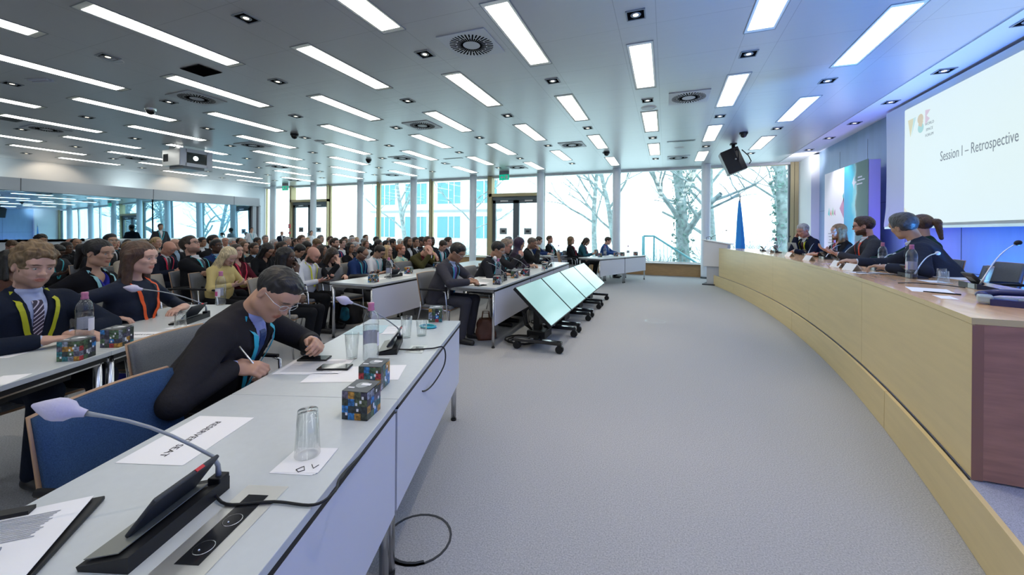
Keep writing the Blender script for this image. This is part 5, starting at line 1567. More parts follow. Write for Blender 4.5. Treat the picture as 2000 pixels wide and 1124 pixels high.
# ring binder with papers
t = thing('ring_binder', 'open black ring binder full of papers, in the bottom left corner', 'binder', (-1.325, .350, .740), math.radians(44))
MB().box((0, -.04, .006), (.15, .165, .005), bev=.003).build('cover', m_black, t)
mb = MB()
for k in range(5): mb.box((.0 + .003 * k, -.045 + .002 * k, .012 + .0012 * k), (.125, .150, .0004), mx=Matrix.Rotation(.015 * k, 4, 'Z'))
pg = mb.build('pages', m_paper, t)
mb = MB()
for k in range(13): mb.box((.035 - .003 * (k % 4), .080 - k * .007, .0187), (.055, .0012, .0002))
mb.build('printed_lines', m_inkgrey, pg)
mb = MB()
for k in range(4): mb.tube([(-.03 + k * .028 + .012 * math.sin(a * PI / 10), -.055 + .016 * math.cos(a * PI / 10), .016 + .020 * math.sin(a * PI / 10)) for a in range(11)], .0016, n=6)
mb.build('rings', m_grey, t)
MB().tube([(.055 + .016 * math.cos(a * PI / 10), -.10 + .011 * math.sin(a * PI / 10), .021) for a in range(20)], .0035, n=6, closed=True).build('disc_clip', m_dkgrey, t)
mb = MB(); mb.prism([(-.05, .09), (.03, .09), (.03, .115), (-.05, .115)], .012, .026); mb.build('clip', m_black, t)
# carpet ring and floor box
mb = MB(); 
for (r, a0, a1, w) in ((.155, 0, 24, .010), (.155, 16, 21, .022)):
    for a in range(a0, a1):
        p = [(rr * math.cos(q * PI / 12), rr * math.sin(q * PI / 12)) for rr, q in ((r, a), (r, a + 1), (r - w, a + 1), (r - w, a))]
        mb.prism(p, .0005, .003)
tag(mb.build('floor_outlet_ring', m_dkgrey, None, (-1.055, 1.53, 0)), 'dark ring of a floor outlet lid in the carpet at the near table leg', 'floor outlet')
mb = MB(); mb.lathe([(.14, .002), (.150, .0028), (.160, .002)], n=36)
tag(mb.build('floor_outlet_ring', m_grey, None, (-.15, 6.72, 0)), 'faint round floor outlet lid in the open carpet', 'floor outlet')
# --- second row table
cubebox(-2.86, 1.075, .55, 'printed cube box in front of the curly haired man, nearer the camera')
cubebox(-2.97, 1.285, .45, 'printed cube box in front of the curly haired man, beside the white card')
bottle(-3.20, 1.235, 'water bottle at the hands of the curly haired man')
bottle(-3.735, 2.33, 'water bottle behind the writing man\'s back', rz=2)
aR = math.atan2(.907, -.42)
mic(-3.28, 1.84, aR + .1, 'microphone unit in front of the brown haired woman', reach=.34)
glass(-3.13, 1.69, 'upturned tumbler beside the second row microphone', z=.7432, up=False)
paper(-3.13, 1.69, .4, .12, .12, 'small white napkin under the second row tumbler', name='napkin', cat='napkin', n=2)
paper(-3.13, 1.47, aR + PI / 2, .30, .14, 'white card with heavy lettering on the second row table', name='name_card', cat='card', txt=('RESERVED', .035, PI))
paper(-3.35, 1.02, .5, .21, .29, 'white leaflet beside the curly haired man', lines=8)
t = phone(-2.83, .68, .6, 'dark phone at the left edge on the second row table')
paper(-2.74, .80, .7, .10, .14, 'white slip of paper at the far left of the second row table')
# --- table behind the monitors
zt = .74
for x, y, w in [(-2.03, 4.66, 'near corner, by the grey sleeve'), (-2.08, 5.42, 'between two bottles, middle'), (-2.02, 5.78, 'beside the tilted display'), (-2.08, 6.98, 'far end')]:
    cubebox(x, y, .2, 'printed cube box behind the monitors, ' + w)
bottle(-2.20, 5.08, 'water bottle in front of the man with headphones'); bottle(-2.40, 6.50, 'water bottle in front of the headscarf woman'); bottle(-2.28, 8.2, 'water bottle at the far end of the monitor tables')
mic(-2.12, 4.98, PI / 2 + .1, 'microphone unit beside the grey suited man', kind='black', reach=.22); mic(-2.16, 6.02, PI / 2, 'microphone unit in the middle behind the monitors', kind='black', reach=.22); mic(-2.15, 7.4, PI / 2, 'microphone unit at the far end behind the monitors', kind='black', reach=.22)
paper(-2.28, 4.60, .1, .21, .3, 'white pages under the grey suited man\'s hand', n=2); paper(-2.38, 5.25, 0, .21, .3, 'white pages before the man with headphones', lines=8, n=2); paper(-2.30, 6.3, .2, .3, .22, 'booklet before the clasped hands', n=4)
paper(-2.3, 7.2, .1, .3, .3, 'white folder at the far end of the monitor tables', n=4)
phone(-2.16, 4.44, 1.2, 'thin black phone at the grey suited man\'s hand')
glass(-2.05, 4.83, 'small tumbler beside the nearest box behind the monitors'); glass(-2.0, 6.6, 'small tumbler near the tilted display, farther off')
# --- middle row table
for x, y, w in [(-3.60, 4.16, 'nearest the empty grey chair'), (-3.84, 5.25, 'beside the desk telephone'), (-3.95, 6.25, 'at the far end near the olive jacket')]:
    cubebox(x, y, .1, 'printed cube box on the middle row table, ' + w)
bottle(-3.66, 4.54, 'water bottle beside the middle row microphone'); bottle(-3.95, 6.9, 'water bottle before the bent man in olive')
mic(-3.76, 4.78, PI / 2, 'microphone unit on the middle row table', kind='black', reach=.2)
paper(-3.85, 4.45, 0, .3, .21, 'white pages on the middle row table', n=2); paper(-3.75, 5.0, 0, .2, .14, 'white notebook on the middle row table', n=4)
# --- far tables
for x, y, w in [(-1.72, 11.15, 'nearer table, left'), (-1.35, 11.70, 'where the two tables meet'), (-1.20, 12.05, 'farther table, left'), (-.86, 12.55, 'farther table, right')]:
    cubebox(x, y, .5, 'printed cube box on the far pair, ' + w)
bottle(-1.62, 11.42, 'white looking bottle on the far pair of tables'); bottle(-1.05, 12.2, 'water bottle on the farther of the far tables')
for x, y, w in [(-2.86, 11.25, 'first'), (-2.74, 11.52, 'second')]: cubebox(x, y, .5, 'printed cube box on the table of the two men, %s from the left' % w)
bottle(-2.98, 11.40, 'water bottle before the man with the pale blue lanyard')
mic(-2.96, 11.05, aR - .9, 'microphone unit before the man in the blue suit', kind='black', reach=.2)
# ------------------------------------------------------------------ podium desk: cards, bottles, microphones
def card(x, y, rz, label):
    mb = MB(); w, h, d = .105, .075, .045
    for s in (-1, 1): mb.add([(-w, s * d, 0), (w, s * d, 0), (w, s * .001, h), (-w, s * .001, h), (-w, s * (d - .0015), 0), (w, s * (d - .0015), 0), (w, 0, h - .002), (-w, 0, h - .002)], [(0, 1, 2, 3), (4, 7, 6, 5), (0, 4, 5, 1), (0, 3, 7, 4), (1, 5, 6, 2)])
    return tag(mb.build('name_card', m_paper, None, (x, y, DZ + .001), rz), label, 'name card', 'folded white name cards on the podium desk')
for x, y, w in [(1.99, 9.45, 'farthest from the camera'), (1.98, 8.0, 'second from the far end'), (1.96, 6.95, 'middle one'), (1.90, 5.72, 'second from the near end'), (1.86, 5.25, 'nearest the camera')]:
    card(x, y, PI / 2 + .1, 'folded white name card on the podium desk, ' + w)
bottle(2.03, 4.53, 'water bottle on the podium desk before the man turning away', z=DZ); bottle(2.22, 5.50, 'water bottle before the bearded speaker in glasses', z=DZ)
bottle(2.42, 7.45, 'water bottle before the podium woman with a red scarf', z=DZ); bottle(2.2, 9.9, 'water bottle at the far end of the podium desk', z=DZ)
for x, y, w in [(2.09, 4.22, 'right of the near bottle'), (2.24, 4.55, 'just behind the near bottle'), (2.14, 5.12, 'left of a pair by the speaker'), (2.10, 4.92, 'right of a pair by the speaker'), (2.28, 6.15, 'at the gesturing hands')]:
    glass(x, y, 'upturned tumbler on the podium desk, ' + w, z=DZ, up=False)
def desk_mic(x, y, rz, label, tip, k='black'):
    """desk unit with its gooseneck bent so that the head points the given way"""
    o = thing('microphone_unit', label, 'microphone', (x, y, DZ), rz, 'podium microphone units with goosenecks')
    mb = MB(); mb.add([(-.12, -.05, 0), (.12, -.05, 0), (.12, .06, 0), (-.12, .06, 0), (-.12, -.05, .04), (.12, -.05, .04), (.12, .06, .014), (-.12, .06, .014)], [(0, 3, 2, 1), (4, 5, 6, 7), (0, 1, 5, 4), (1, 2, 6, 5), (2, 3, 7, 6), (3, 0, 4, 7)])
    mb.build('base', m_dkgrey, o); MB().box((.055, -.0515, .02), (.04, .002, .017)).build('side_strip', m_cyanled, o)
    mx = Matrix.Translation((-.02, .015, .03)) @ Matrix.Rotation(math.radians(38), 4, 'X')
    d = MB().box((0, 0, .05), (.075, .007, .050), bev=.005, mx=mx).build('display', m_dkgrey, o); MB().box((0, -.0078, .05), (.035, .001, .02), mx=mx).build('rear_plate', m_grey, d)
    base = Vector((.085, -.02, .035)); tip = Vector(tip); pts = []
    for i in range(10):
        u = i / 9; p = base.lerp(tip, u); p.z += .05 * math.sin(PI * u); pts.append(tuple(p))
    g = MB().tube(pts, [.007, .006] + [.0045] * 8, n=8).build('gooseneck', m_alu, o)
    dd = (Vector(pts[-1]) - Vector(pts[-2])).normalized()
    MB().ball((0, 0, .012), (.019, .019, .022), n=14, mx=Matrix.Translation(pts[-1]) @ dd.to_track_quat('Z', 'Y').to_matrix().to_4x4()).build('foam_cover', m_black if k == 'black' else M('pale_foam_cap', (.7, .7, .75), .8), g)
    return o
desk_mic(2.13, 3.93, -PI / 2 - .1, 'podium microphone unit nearest the camera, by the desk phone', (.03, .18, .33))
desk_mic(2.09, 4.66, -PI / 2, 'podium microphone unit behind the nearest bottle', (-.10, .22, .22), 'w')
desk_mic(2.16, 5.46, -PI / 2 - .1, 'podium microphone unit before the bearded speaker', (-.2, .2, .17), 'w')
desk_mic(2.24, 6.70, -PI / 2 - .2, 'podium microphone unit with the neck reaching toward the speaker', (-.75, .32, .26))
desk_mic(2.34, 7.55, -PI / 2, 'podium microphone unit before the woman with the red scarf', (-.35, .32, .22), 'w')
desk_mic(2.40, 8.60, -PI / 2, 'podium microphone unit before the grey haired man', (-.55, .3, .24), 'w')
desk_mic(2.05, 10.3, -PI / 2, 'podium microphone unit at the empty far place', (-.3, .3, .24)); desk_mic(2.15, 9.6, -PI / 2, 'podium microphone unit beside the laptop', (-.15, .25, .33))
cable([(1.72, 4.02, DZ + .004), (1.80, 4.0, DZ + .012), (1.95, 3.93, DZ + .012), (2.02, 3.84, DZ + .008)], 'black cable of the nearest podium microphone')
cable([(1.80, 4.98, DZ + .004), (1.87, 4.88, DZ + .010), (1.98, 4.78, DZ + .010), (2.04, 4.70, DZ + .008)], 'black cable before the nearest podium bottle')
paper(1.72, 3.62, -.3, .21, .30, 'white sheet on the podium desk near the camera', z=DZ + .0005, n=1); paper(1.62, 3.25, -.2, .08, .16, 'small white slip beside the desk phone', z=DZ + .0005)
paper(2.08, 4.32, 0, .14, .2, 'white napkin under the near podium tumblers', z=DZ + .0005, name='napkin', cat='napkin'); paper(1.9, 5.0, .3, .3, .2, 'pale sheet before the near podium bottle', z=DZ + .0005)
paper(2.35, 5.35, .2, .22, .3, 'white pages under the speaker\'s hands', z=DZ + .0005, n=2); paper(2.1, 6.3, .4, .3, .21, 'lilac folder on the podium desk behind two name cards', z=DZ + .0005, n=2, mat=M('lilac_card', (.5, .4, .62), .5))
paper(2.45, 4.75, .2, .21, .3, 'white pages before the man turning away', z=DZ + .0005, n=2)
tag(MB().tube([(1.63, 3.50, DZ + .004), (1.78, 3.42, DZ + .004)], .004).build('pen', m_black), 'black pen lying on the near podium sheet', 'pen')
# laptop
t = thing('laptop', 'open laptop seen from behind at the far end of the podium desk', 'laptop', (2.45, 9.25, DZ), PI / 2 + .2)
MB().box((0, -.02, .008), (.16, .11, .008), bev=.004).build('base', m_alu, t)
MB().box((0, .0, .11), (.16, .004, .105), mx=Matrix.Translation((0, .09, .01)) @ Matrix.Rotation(-.25, 4, 'X')).build('lid', m_grey, t)
# conference telephone
t = thing('conference_phone', 'dark blue conference telephone at the near end of the podium desk', 'telephone', (1.80, 3.02, DZ), -.45)
m_navy = M('navy_plastic', (.02, .025, .12), .3)
MB().prism([(-.10, -.085), (.16, -.10), (.18, .0), (.16, .10), (-.10, .085)], .0, .035).build('base', m_navy, t)
mb = MB(); mb.tube([(-.12, .03, .05), (-.06, .03, .066), (.06, .03, .072), (.16, .03, .055)], [.020, .018, .018, .024], n=12); mb.ball((-.12, .03, .045), (.032, .03, .024)); mb.build('handset', m_navy, t)
MB().box((-.115, -.01, .03), (.03, .07, .022), bev=.01).build('display_hood', m_cyanled, t)
MB().box((.05, -.05, .037), (.05, .03, .003)).build('keypad', m_grey, t)
mb = MB()
for k in range(1): mb.tube([(.02 + .0045 * q, -.105 + .006 * math.cos(q * 1.2), .008 + .006 * math.sin(q * 1.2)) for q in range(40)], .002, n=5)
mb.build('coiled_cord', m_black, t)
# ------------------------------------------------------------------ bags and things on the floor
def bag_mesh(w, d, h, seed, amt=.12):
    q = MB(); n = 18; k = 10; rn = random.Random(seed); ph = [rn.uniform(0, 6) for _ in range(6)]
    vv = []; ff = []
    for j in range(k + 1):
        z = h * j / k; s = (1 - .35 * (j / k) ** 2)
        for i in range(n):
            a = 2 * PI * i / n; r = 1 + amt * math.sin(3 * a + ph[0] + z * 20) + amt * .6 * math.sin(5 * a + ph[1] - z * 31)
            ca, sa = math.cos(a), math.sin(a); e = .6
            vv.append((w * s * r * math.copysign(abs(ca) ** e, ca), d * s * r * math.copysign(abs(sa) ** e, sa), z))
    for j in range(k):
        for i in range(n): ff.append((j * n + i, j * n + (i + 1) % n, (j + 1) * n + (i + 1) % n, (j + 1) * n + i))
    ff.append(list(range(n))[::-1]); ff.append([k * n + i for i in range(n)])
    q.add(vv, ff, smooth=True)
    return q
def bag(name, label, x, y, w, d, h, mat, seed, rz=0, handles=None):
    t = thing(name, label, 'bag', (x, y, 0), rz)
    bag_mesh(w, d, h, seed).build('body', mat, t)
    if handles:
        for s in (-1, 1): MB().tube([(-w * .4, s * d * .4, h * .95), (-w * .3, s * d * .6, h * 1.3), (w * .3, s * d * .6, h * 1.3), (w * .4, s * d * .4, h * .95)], .008, n=6).build('handle', handles, t)
    return t
m_leather = M('brown_leather', (.13, .05, .03), .45, noise=(6, .3)); m_kraft = M('kraft_paper', (.42, .33, .19), .8, noise=(8, .15)); m_rubber = M('dark_bag', (.02, .022, .03), .6)
bag('leather_bag', 'brown leather bag on the floor at the near end of the monitor tables', -2.22, 4.72, .13, .09, .27, m_leather, 1, .4, m_leather)
bag('paper_bag', 'crumpled kraft paper bag on the floor before the man with crossed arms', -5.05, 3.35, .14, .08, .24, m_kraft, 2)
bag('paper_bag', 'kraft paper bag on the floor beside the brown haired woman\'s back', -5.0, 2.3, .09, .07, .34, m_kraft, 3)
bag('rucksack', 'dark rucksack printed with a blue globe, under the empty grey chair', -4.55, 4.75, .17, .14, .30, m_rubber, 4)
MB().ball((0, -.12, .15), (.11, .06, .11), M('globe_print', (.04, .30, .42), .5, noise=(9, .6)), 16).build('globe_print', None, bpy.data.objects['rucksack'])
bag('handbag', 'dark red handbag on the floor beside the patterned blouse woman', -4.75, 3.80, .12, .08, .20, M('wine_leather', (.12, .02, .03), .4), 5, .3, m_paper)
bag('paper_bag', 'pale crumpled bag on the floor behind the empty grey chair', -5.2, 5.6, .16, .12, .22, m_kraft, 6)
bag('tote_bag', 'grey striped bag standing under the middle monitor table', -2.50, 5.9, .13, .10, .32, m_fabricbeige, 7)
paper(-5.36, 2.84, .4, .21, .28, 'white booklet lying on the beige empty chair', z=.478, n=3, name='booklet', cat='booklet')
t = thing('draped_coat', 'black padded coat draped beside the man in the navy jacket', 'coat', (-4.55, 4.98, .30), .2)
bag_mesh(.26, .13, .42, 9, .10).build('cloth', M('black_nylon', (.012, .013, .018), .38, bump=(30, 1.0)), t)
# ------------------------------------------------------------------ people
SK = dict(w=(.55, .33, .25), p=(.60, .38, .31), r=(.52, .27, .20), t=(.36, .20, .13), a=(.48, .29, .195), b=(.085, .045, .03), m=(.27, .15, .10))
HR = dict(k=(.010, .009, .009), d=(.028, .018, .012), b=(.075, .042, .022), c=(.14, .085, .04), y=(.36, .25, .12), p=(.55, .45, .27), g=(.18, .18, .18), s=(.36, .37, .38), r=(.16, .05, .02), w=(.55, .55, .52), v=(.045, .025, .06))
CL = dict(k=(.010, .011, .014), n=(.013, .018, .034), g=(.035, .037, .045), G=(.075, .080, .09), b=(.014, .034, .115), B=(.03, .08, .25), w=(.62, .64, .68), l=(.30, .42, .58), u=(.085, .012, .022), o=(.050, .050, .018), y=(.60, .48, .20), e=(.34, .30, .24), t=(.02, .09, .12),
          v=(.030, .016, .040), m=(.40, .52, .42), q=(.30, .42, .48), c=(.08, .04, .03))
LN = dict(t=(.05, .40, .50), y=(.62, .62, .03), r=(.60, .03, .08), o=(.75, .07, .03), w=(.6, .62, .65))
def A2(l, r): return [dict(l), dict(r)]
PS = {
 'n': dict(lean=-.06, arms=A2(dict(w=(-.10, .36, .67), d=(.35, .9, -.15), curl=.35), dict(w=(.10, .34, .67), d=(-.35, .9, -.15), curl=.35))),
 'N': dict(lean=.02, hyaw=.35, arms=A2(dict(w=(-.12, .30, .66), d=(.5, .8, -.1), curl=.3), dict(w=(.12, .36, .67), d=(-.5, .8, -.1), curl=.3))),
 'd': dict(lean=.10, hpitch=.50, arms=A2(dict(w=(-.09, .34, .78), d=(.3, .9, .15), n=(.3, -.2, .9), curl=.5), dict(w=(.10, .34, .78), d=(-.3, .9, .15), n=(-.3, -.2, .9), curl=.55))),
 'x': dict(lean=-.14, hpitch=-.22, arms=A2(dict(w=(.12, .24, .86), d=(.9, .1, -.05), n=(0, -1, 0), curl=.25, pole=(-.9, .3, -.3)), dict(w=(-.10, .27, .82), d=(-.9, .15, -.1), n=(0, -1, 0), curl=.3, pole=(.9, .3, -.3)))),
 'c': dict(lean=.10, hpitch=.06, arms=A2(dict(w=(-.02, .30, .70), d=(.9, .3, 0), curl=.3), dict(w=(.06, .25, 1.02), d=(-.25, .10, .95), n=(-.2, -.9, 0), curl=.8, pole=(.5, .6, -.7)))),
 'h': dict(lean=.26, hpitch=.35, htilt=.1, arms=A2(dict(w=(-.05, .42, .80), d=(.6, .6, 0), curl=.3), dict(w=(.09, .40, 1.00), d=(-.25, -.10, .95), n=(-.2, -.9, 0), curl=.35, pole=(.5, .6, -.7)))),
 't': dict(lean=.20, hpitch=.12, arms=A2(dict(w=(-.16, .44, .785), d=(.3, .95, 0), n=(0, 0, -1), curl=.25, pole=(-.9, -.2, -.3)), dict(w=(.16, .44, .785), d=(-.3, .95, 0), n=(0, 0, -1), curl=.3, pole=(.9, -.2, -.3)))),
 'k': dict(lean=.22, hpitch=.05, arms=A2(dict(w=(-.05, .36, .98), d=(.6, .3, .5), n=(.6, -.4, 0), curl=.9, pole=(-.6, .4, -.8)), dict(w=(.06, .36, .98), d=(-.6, .3, .5), n=(-.6, -.4, 0), curl=.9, pole=(.6, .4, -.8)))),
 's': dict(stand=True, arms=A2(dict(w=(-.24, .08, .86), d=(0, .1, -1), n=(1, 0, 0), curl=.4), dict(w=(.24, .08, .86), d=(0, .1, -1), n=(-1, 0, 0), curl=.4))),
}
PS['S'] = dict(PS['s']); PS['S']['hpitch'] = .35
FIG = {}
def figure(pose, female, clothes, vox=.0095):
    k = (pose, female, clothes)
    if k not in FIG:
        p = dict(PS[pose])
        if female: p['sw'] = .148
        FIG[k] = accessories(figure_meshes(k, p, vox, female, None, clothes)); FIG[k]['hs'] = {}
    return FIG[k]
def with_hair(f, style, vox=.0085):
    if style is None: 
        q = dict(f); q.pop('hair', None); return q
    if style not in f['hs']:
        J = f['J']; f['hs'][style] = nets(hair_prims(J['fH'], style), vox, J['hc'] - [.28, .28, .46], J['hc'] + [.28, .28, .22], [t_hair], 'hair', ripple=None if style == 'hijab' else (J['hc'], .005 if style == 'curly' else .0018, 90))
    q = dict(f); q['hair'] = f['hs'][style]
    return q
def crowd_person(x, y, z, rz, scale, spec, desc, group=None):
    pose, cl, style, sk, hr, jk, sh, tie, lan, gl, bd = spec
    female = cl[0] == 'F'; cl_ = {'s': 'suit', 'j': 'jacket', 'h': 'shirt', 't': 'tee', 'o': 'top', 'f': 'top'}[cl[-1]]
    f = with_hair(figure(pose, female, cl_), None if style == 'none' else style)
    c = dict(skin=SK[sk], hair=HR[hr], jacket=CL[jk], shirt=CL[sh], tie=CL[tie] if tie != '-' else None, lanyard=LN[lan] if lan != '-' else None,
             glasses=int(gl), beard=float(bd), trousers=CL['k'] if cl_ not in ('suit',) else CL[jk], style=style)
    if style == 'hijab': c['brow'] = HR['k']
    o = person(f, desc, (x, y, z), rz, c, group, scale)
    if cl[-1] == 'f':
        for chd in o.children:
            if chd.name.startswith('top'): chd.material_slots[0].link = 'OBJECT'; chd.material_slots[0].material = t_flock
    return o
HZ = lambda px: 453.45 + .00818 * (px - 1000)
def place(px, ytop, hh, dover=None):
    d = dover or 190.0 / hh
    u = (px - 1000) / 765.09
    x = (-math.sin(YAW) + math.cos(YAW) * u) * d; y = (math.cos(YAW) + math.sin(YAW) * u) * d
    z = CAM_H - (ytop + hh * .5 - HZ(px)) / 765.09 * d
    return x, y, z, d
# px ytop hh | pose clothes hair skin haircolour jacket shirt tie lanyard glasses beard | description
CROWD = '''
20 464 25|d s short r b g w - y 2 0|grey haired man in glasses with a yellow lanyard at the left edge
27 484 52|n Fj long m k c c - - 0 0|woman with loose black hair behind the curly man, cut by the left edge
64 470 23|d s grey w s G w - - 0 0|white haired man just above the curly man's head
81 458 27|n s curly t k k k - - 0 .9|man with bushy black curls and dark beard wearing black
108 472 29|d h short b k k g - t 0 .4|black haired man looking down, between the curly man and the parting haired woman
130 471 27|N s short b k k k - - 0 0|dark head turned away before the low booth wall
138 464 22|N h bald r d g g - - 0 0|ruddy balding man at the low booth wall
150 463 25|n s receding t k k w - - 0 0|dark haired man with high forehead beside the bald dark man
158 472 29|d s none b k k w - - 0 0|bald dark skinned man with head bowed in black suit
192 465 32|n s short a k k l - t 0 0|young man in black suit, pale blue shirt, right before the seated woman in royal blue
217 457 29|n s short a k k w k t 1 0|man in rimless glasses, dark tie and pale blue lanyard looking up
228 466 20|n Fo bob r d k k - - 0 0|small face with dark bob at the booth wall
256 470 32|N Fo halfup w c k e - - 0 0|light brown haired woman behind the brown haired woman's head
273 463 27|d Fo bob w c k e - - 0 0|reddish blond woman bowing behind the navy sweater woman
250 466 20|n Fj longdark t k k k - - 0 0|dark long haired woman in black leaning by the booth wall
287 467 22|n s short t k k g - - 0 0|dark curly head right of the reddish blond woman
307 462 24|n Fo pony w y e e - - 0 0|woman with tied blond hair in a beige top
324 464 31|d s none r s n w g r 0 0|bald man in navy suit with a crimson lanyard looking down
343 464 26|N j none w b k l - - 0 0|balding man in dark jacket and pale shirt beside the crimson lanyard man
352 466 19|n s short t k g w - - 1 0|man with dark hair behind the balding man in pale shirt
380 460 36|x s short w d k w n t 2 .6|bearded man in dark glasses leaning back with crossed arms
395 463 20|N s short t k k w - - 0 0|dark haired man seen just right of the leaning man's glasses
418 459 25|n s short t k k w - - 0 0|man with thick black hair in black suit, behind the blond woman
424 467 28|n s short b k b l - t 0 0|dark skinned man in blue suit behind the blond woman
440 475 36|d Fo long p p y y - - 0 0|woman with pale blond hair and yellow cardigan bowing her head
463 473 36|n Fj longdark w d u u - r 0 0|woman with long dark hair in a burgundy jacket holding papers
441 462 19|n h none r d k w - - 0 0|bald reddish head before the booth corner
455 466 19|n s grey r s g w - - 0 0|grey haired man right of the bald reddish head
470 463 20|N s receding m k k k - - 0 0|man with shaved dark hair beside the booth corner
478 469 25|n Fo halfup w b k e - t 0 0|brown haired woman peeking behind the burgundy jacket
497 472 27|n s short t d k l - - 0 .5|man in black jacket and open pale blue shirt, right of the burgundy woman
518 467 32|d Fj longdark t k k k - - 0 0|woman with long black hair bowed, in black
503 463 19|N s short m k n n - - 0 0|dark haired head below the standing person in white
519 459 18|n s grey w g n w - - 0 0|grey haired man under the window near the booth corner
535 466 22|N s grey w s n n - - 0 0|grey bearded man in navy behind the long haired woman
551 469 30|N s short t d k w - y 0 0|man in black suit turned to the windows, with a yellow green lanyard
559 479 42|c Ff long b k k w - t 0 0|dark skinned woman with straight black hair in a black and white blouse
581 470 31|d s cap a k k w - - 0 0|young person with a smooth black fringe behind the goateed man
606 473 37|d h none r d w w - y 0 1|bald man with a black goatee in white shirt typing on a phone
615 461 24|d h short r c g G - - 2 0|light haired man in glasses behind the bald goateed man
630 474 30|N Fj longdark t d c c - - 0 0|woman with dark brown waves just left of the woman covering her face
648 474 34|h Fj longdark w d k k - - 0 0|dark haired woman in black covering her face with a hand
655 462 27|n s short w d b b - r 0 .8|bearded man looking up, with a crimson strap, above the covering hand
669 465 22|n Fo pony p d m w - - 0 0|young woman in a white top behind the bearded man
685 470 27|n Fj bob t k k k - - 2 0|woman in dark glasses and black hair left of the navy jacket man
704 473 34|d j receding m k b G - t 1 .2|balding man in a navy jacket with a turquoise lanyard reading his phone
737 472 30|d t short a k w w - t 2 0|young man in a white polo with turquoise lanyard reading his phone
758 473 34|n Fj long w y k l - w 2 0|long haired blond woman in glasses and black jacket
784 473 29|n Fo bun r r m m - t 0 0|red haired woman with a bun in a pale green top
716 467 20|n Fo halfup r b k w - - 0 0|brown haired woman smiling beyond the balding man's head
783 464 20|n Fo hijab t w w w - - 0 0|woman in a white headscarf in front of the windows
798 462 22|n s long t d k w - - 0 .9|dark bearded man left of a clean shaven young man, by the windows
812 463 21|n s short t k n w n - 0 0|clean shaven young man in navy suit and tie by the windows
824 462 20|N s short t k n k - - 0 .4|young man turned right beside the tie wearer
836 461 24|n s short r b k w - y 0 0|stout man in black suit with a yellow lanyard by the windows
844 463 18|n s short b k k k - - 0 0|dark head right of the yellow lanyard man
862 465 22|d s short w d n w - t 0 0|man in navy suit looking down by the windows
876 463 20|N s short w d n w - - 0 0|man in navy suit behind the grey suited man's head
740 467 22|N s short m k k k - - 0 0|dark head behind the white polo man
755 468 20|N s short t k k k - - 0 0|dark hair just over the blond woman's head
768 465 20|N s cap t k k k - - 0 0|dark head between the blond woman and the white headscarf
761 461 19|n s receding r c g w - - 0 0|pink faced bald man by the windows above the blond woman
571 463 18|n s short t k g g - - 0 0|dark haired man under the red alarm box
579 464 18|n Fo pony w d k g - - 0 0|woman with tied dark hair near the corner door
590 459 21|n s short w b g w - - 1 0|man in glasses in front of the corner door
601 463 16|n Fo halfup p y e e - - 0 0|pale blond woman in front of the corner door
594 466 25|d s short t k k k - - 0 0|black haired head bowed left of the bald goateed man's crown
627 459 17|n s short w g k k - - 1 0|small man in glasses right of the corner door
646 461 18|n s short w b k w - - 0 0|brown haired man left of the looking up bearded man
674 461 20|n s short t d n w - - 2 0|man in dark glasses beneath the teal windows
688 462 20|n s grey w s k w - - 1 0|grey man in glasses beneath the teal windows
697 461 18|n Fo pony w y e e - - 1 0|blond woman in glasses beneath the teal windows
695 470 24|N s grey w s g g - - 0 0|grey head right behind the dark glasses woman
688 459 15|n s short w d k w - - 0 0|small dark haired man at the back, beneath the teal windows
715 457 17|n s short w b g w - - 1 0|tall sitting man in glasses at the back by the white column
711 464 18|N s grey w g k k - - 0 0|dark suited grey man before the white column
735 461 17|N s short b k k k - - 0 0|dark head left of the gold window post
738 465 19|N s short b k k k - - 0 0|darker head just right of the gold window post
561 462 18|N s grey w s b b - - 0 0|white haired man beneath the standing man in suit
541 468 24|d Fo halfup w r c c - - 0 0|brown haired woman bowing near the window corner
'''
PPL = []
for ln in CROWD.strip().split('\n'):
    a, b, desc = ln.split('|')
    px, yt, hh = [float(v) for v in a.split()]
    x, y, z, d = place(px, yt, hh)
    PPL.append([px, yt, hh, x, y, z, d, b.split(), desc])
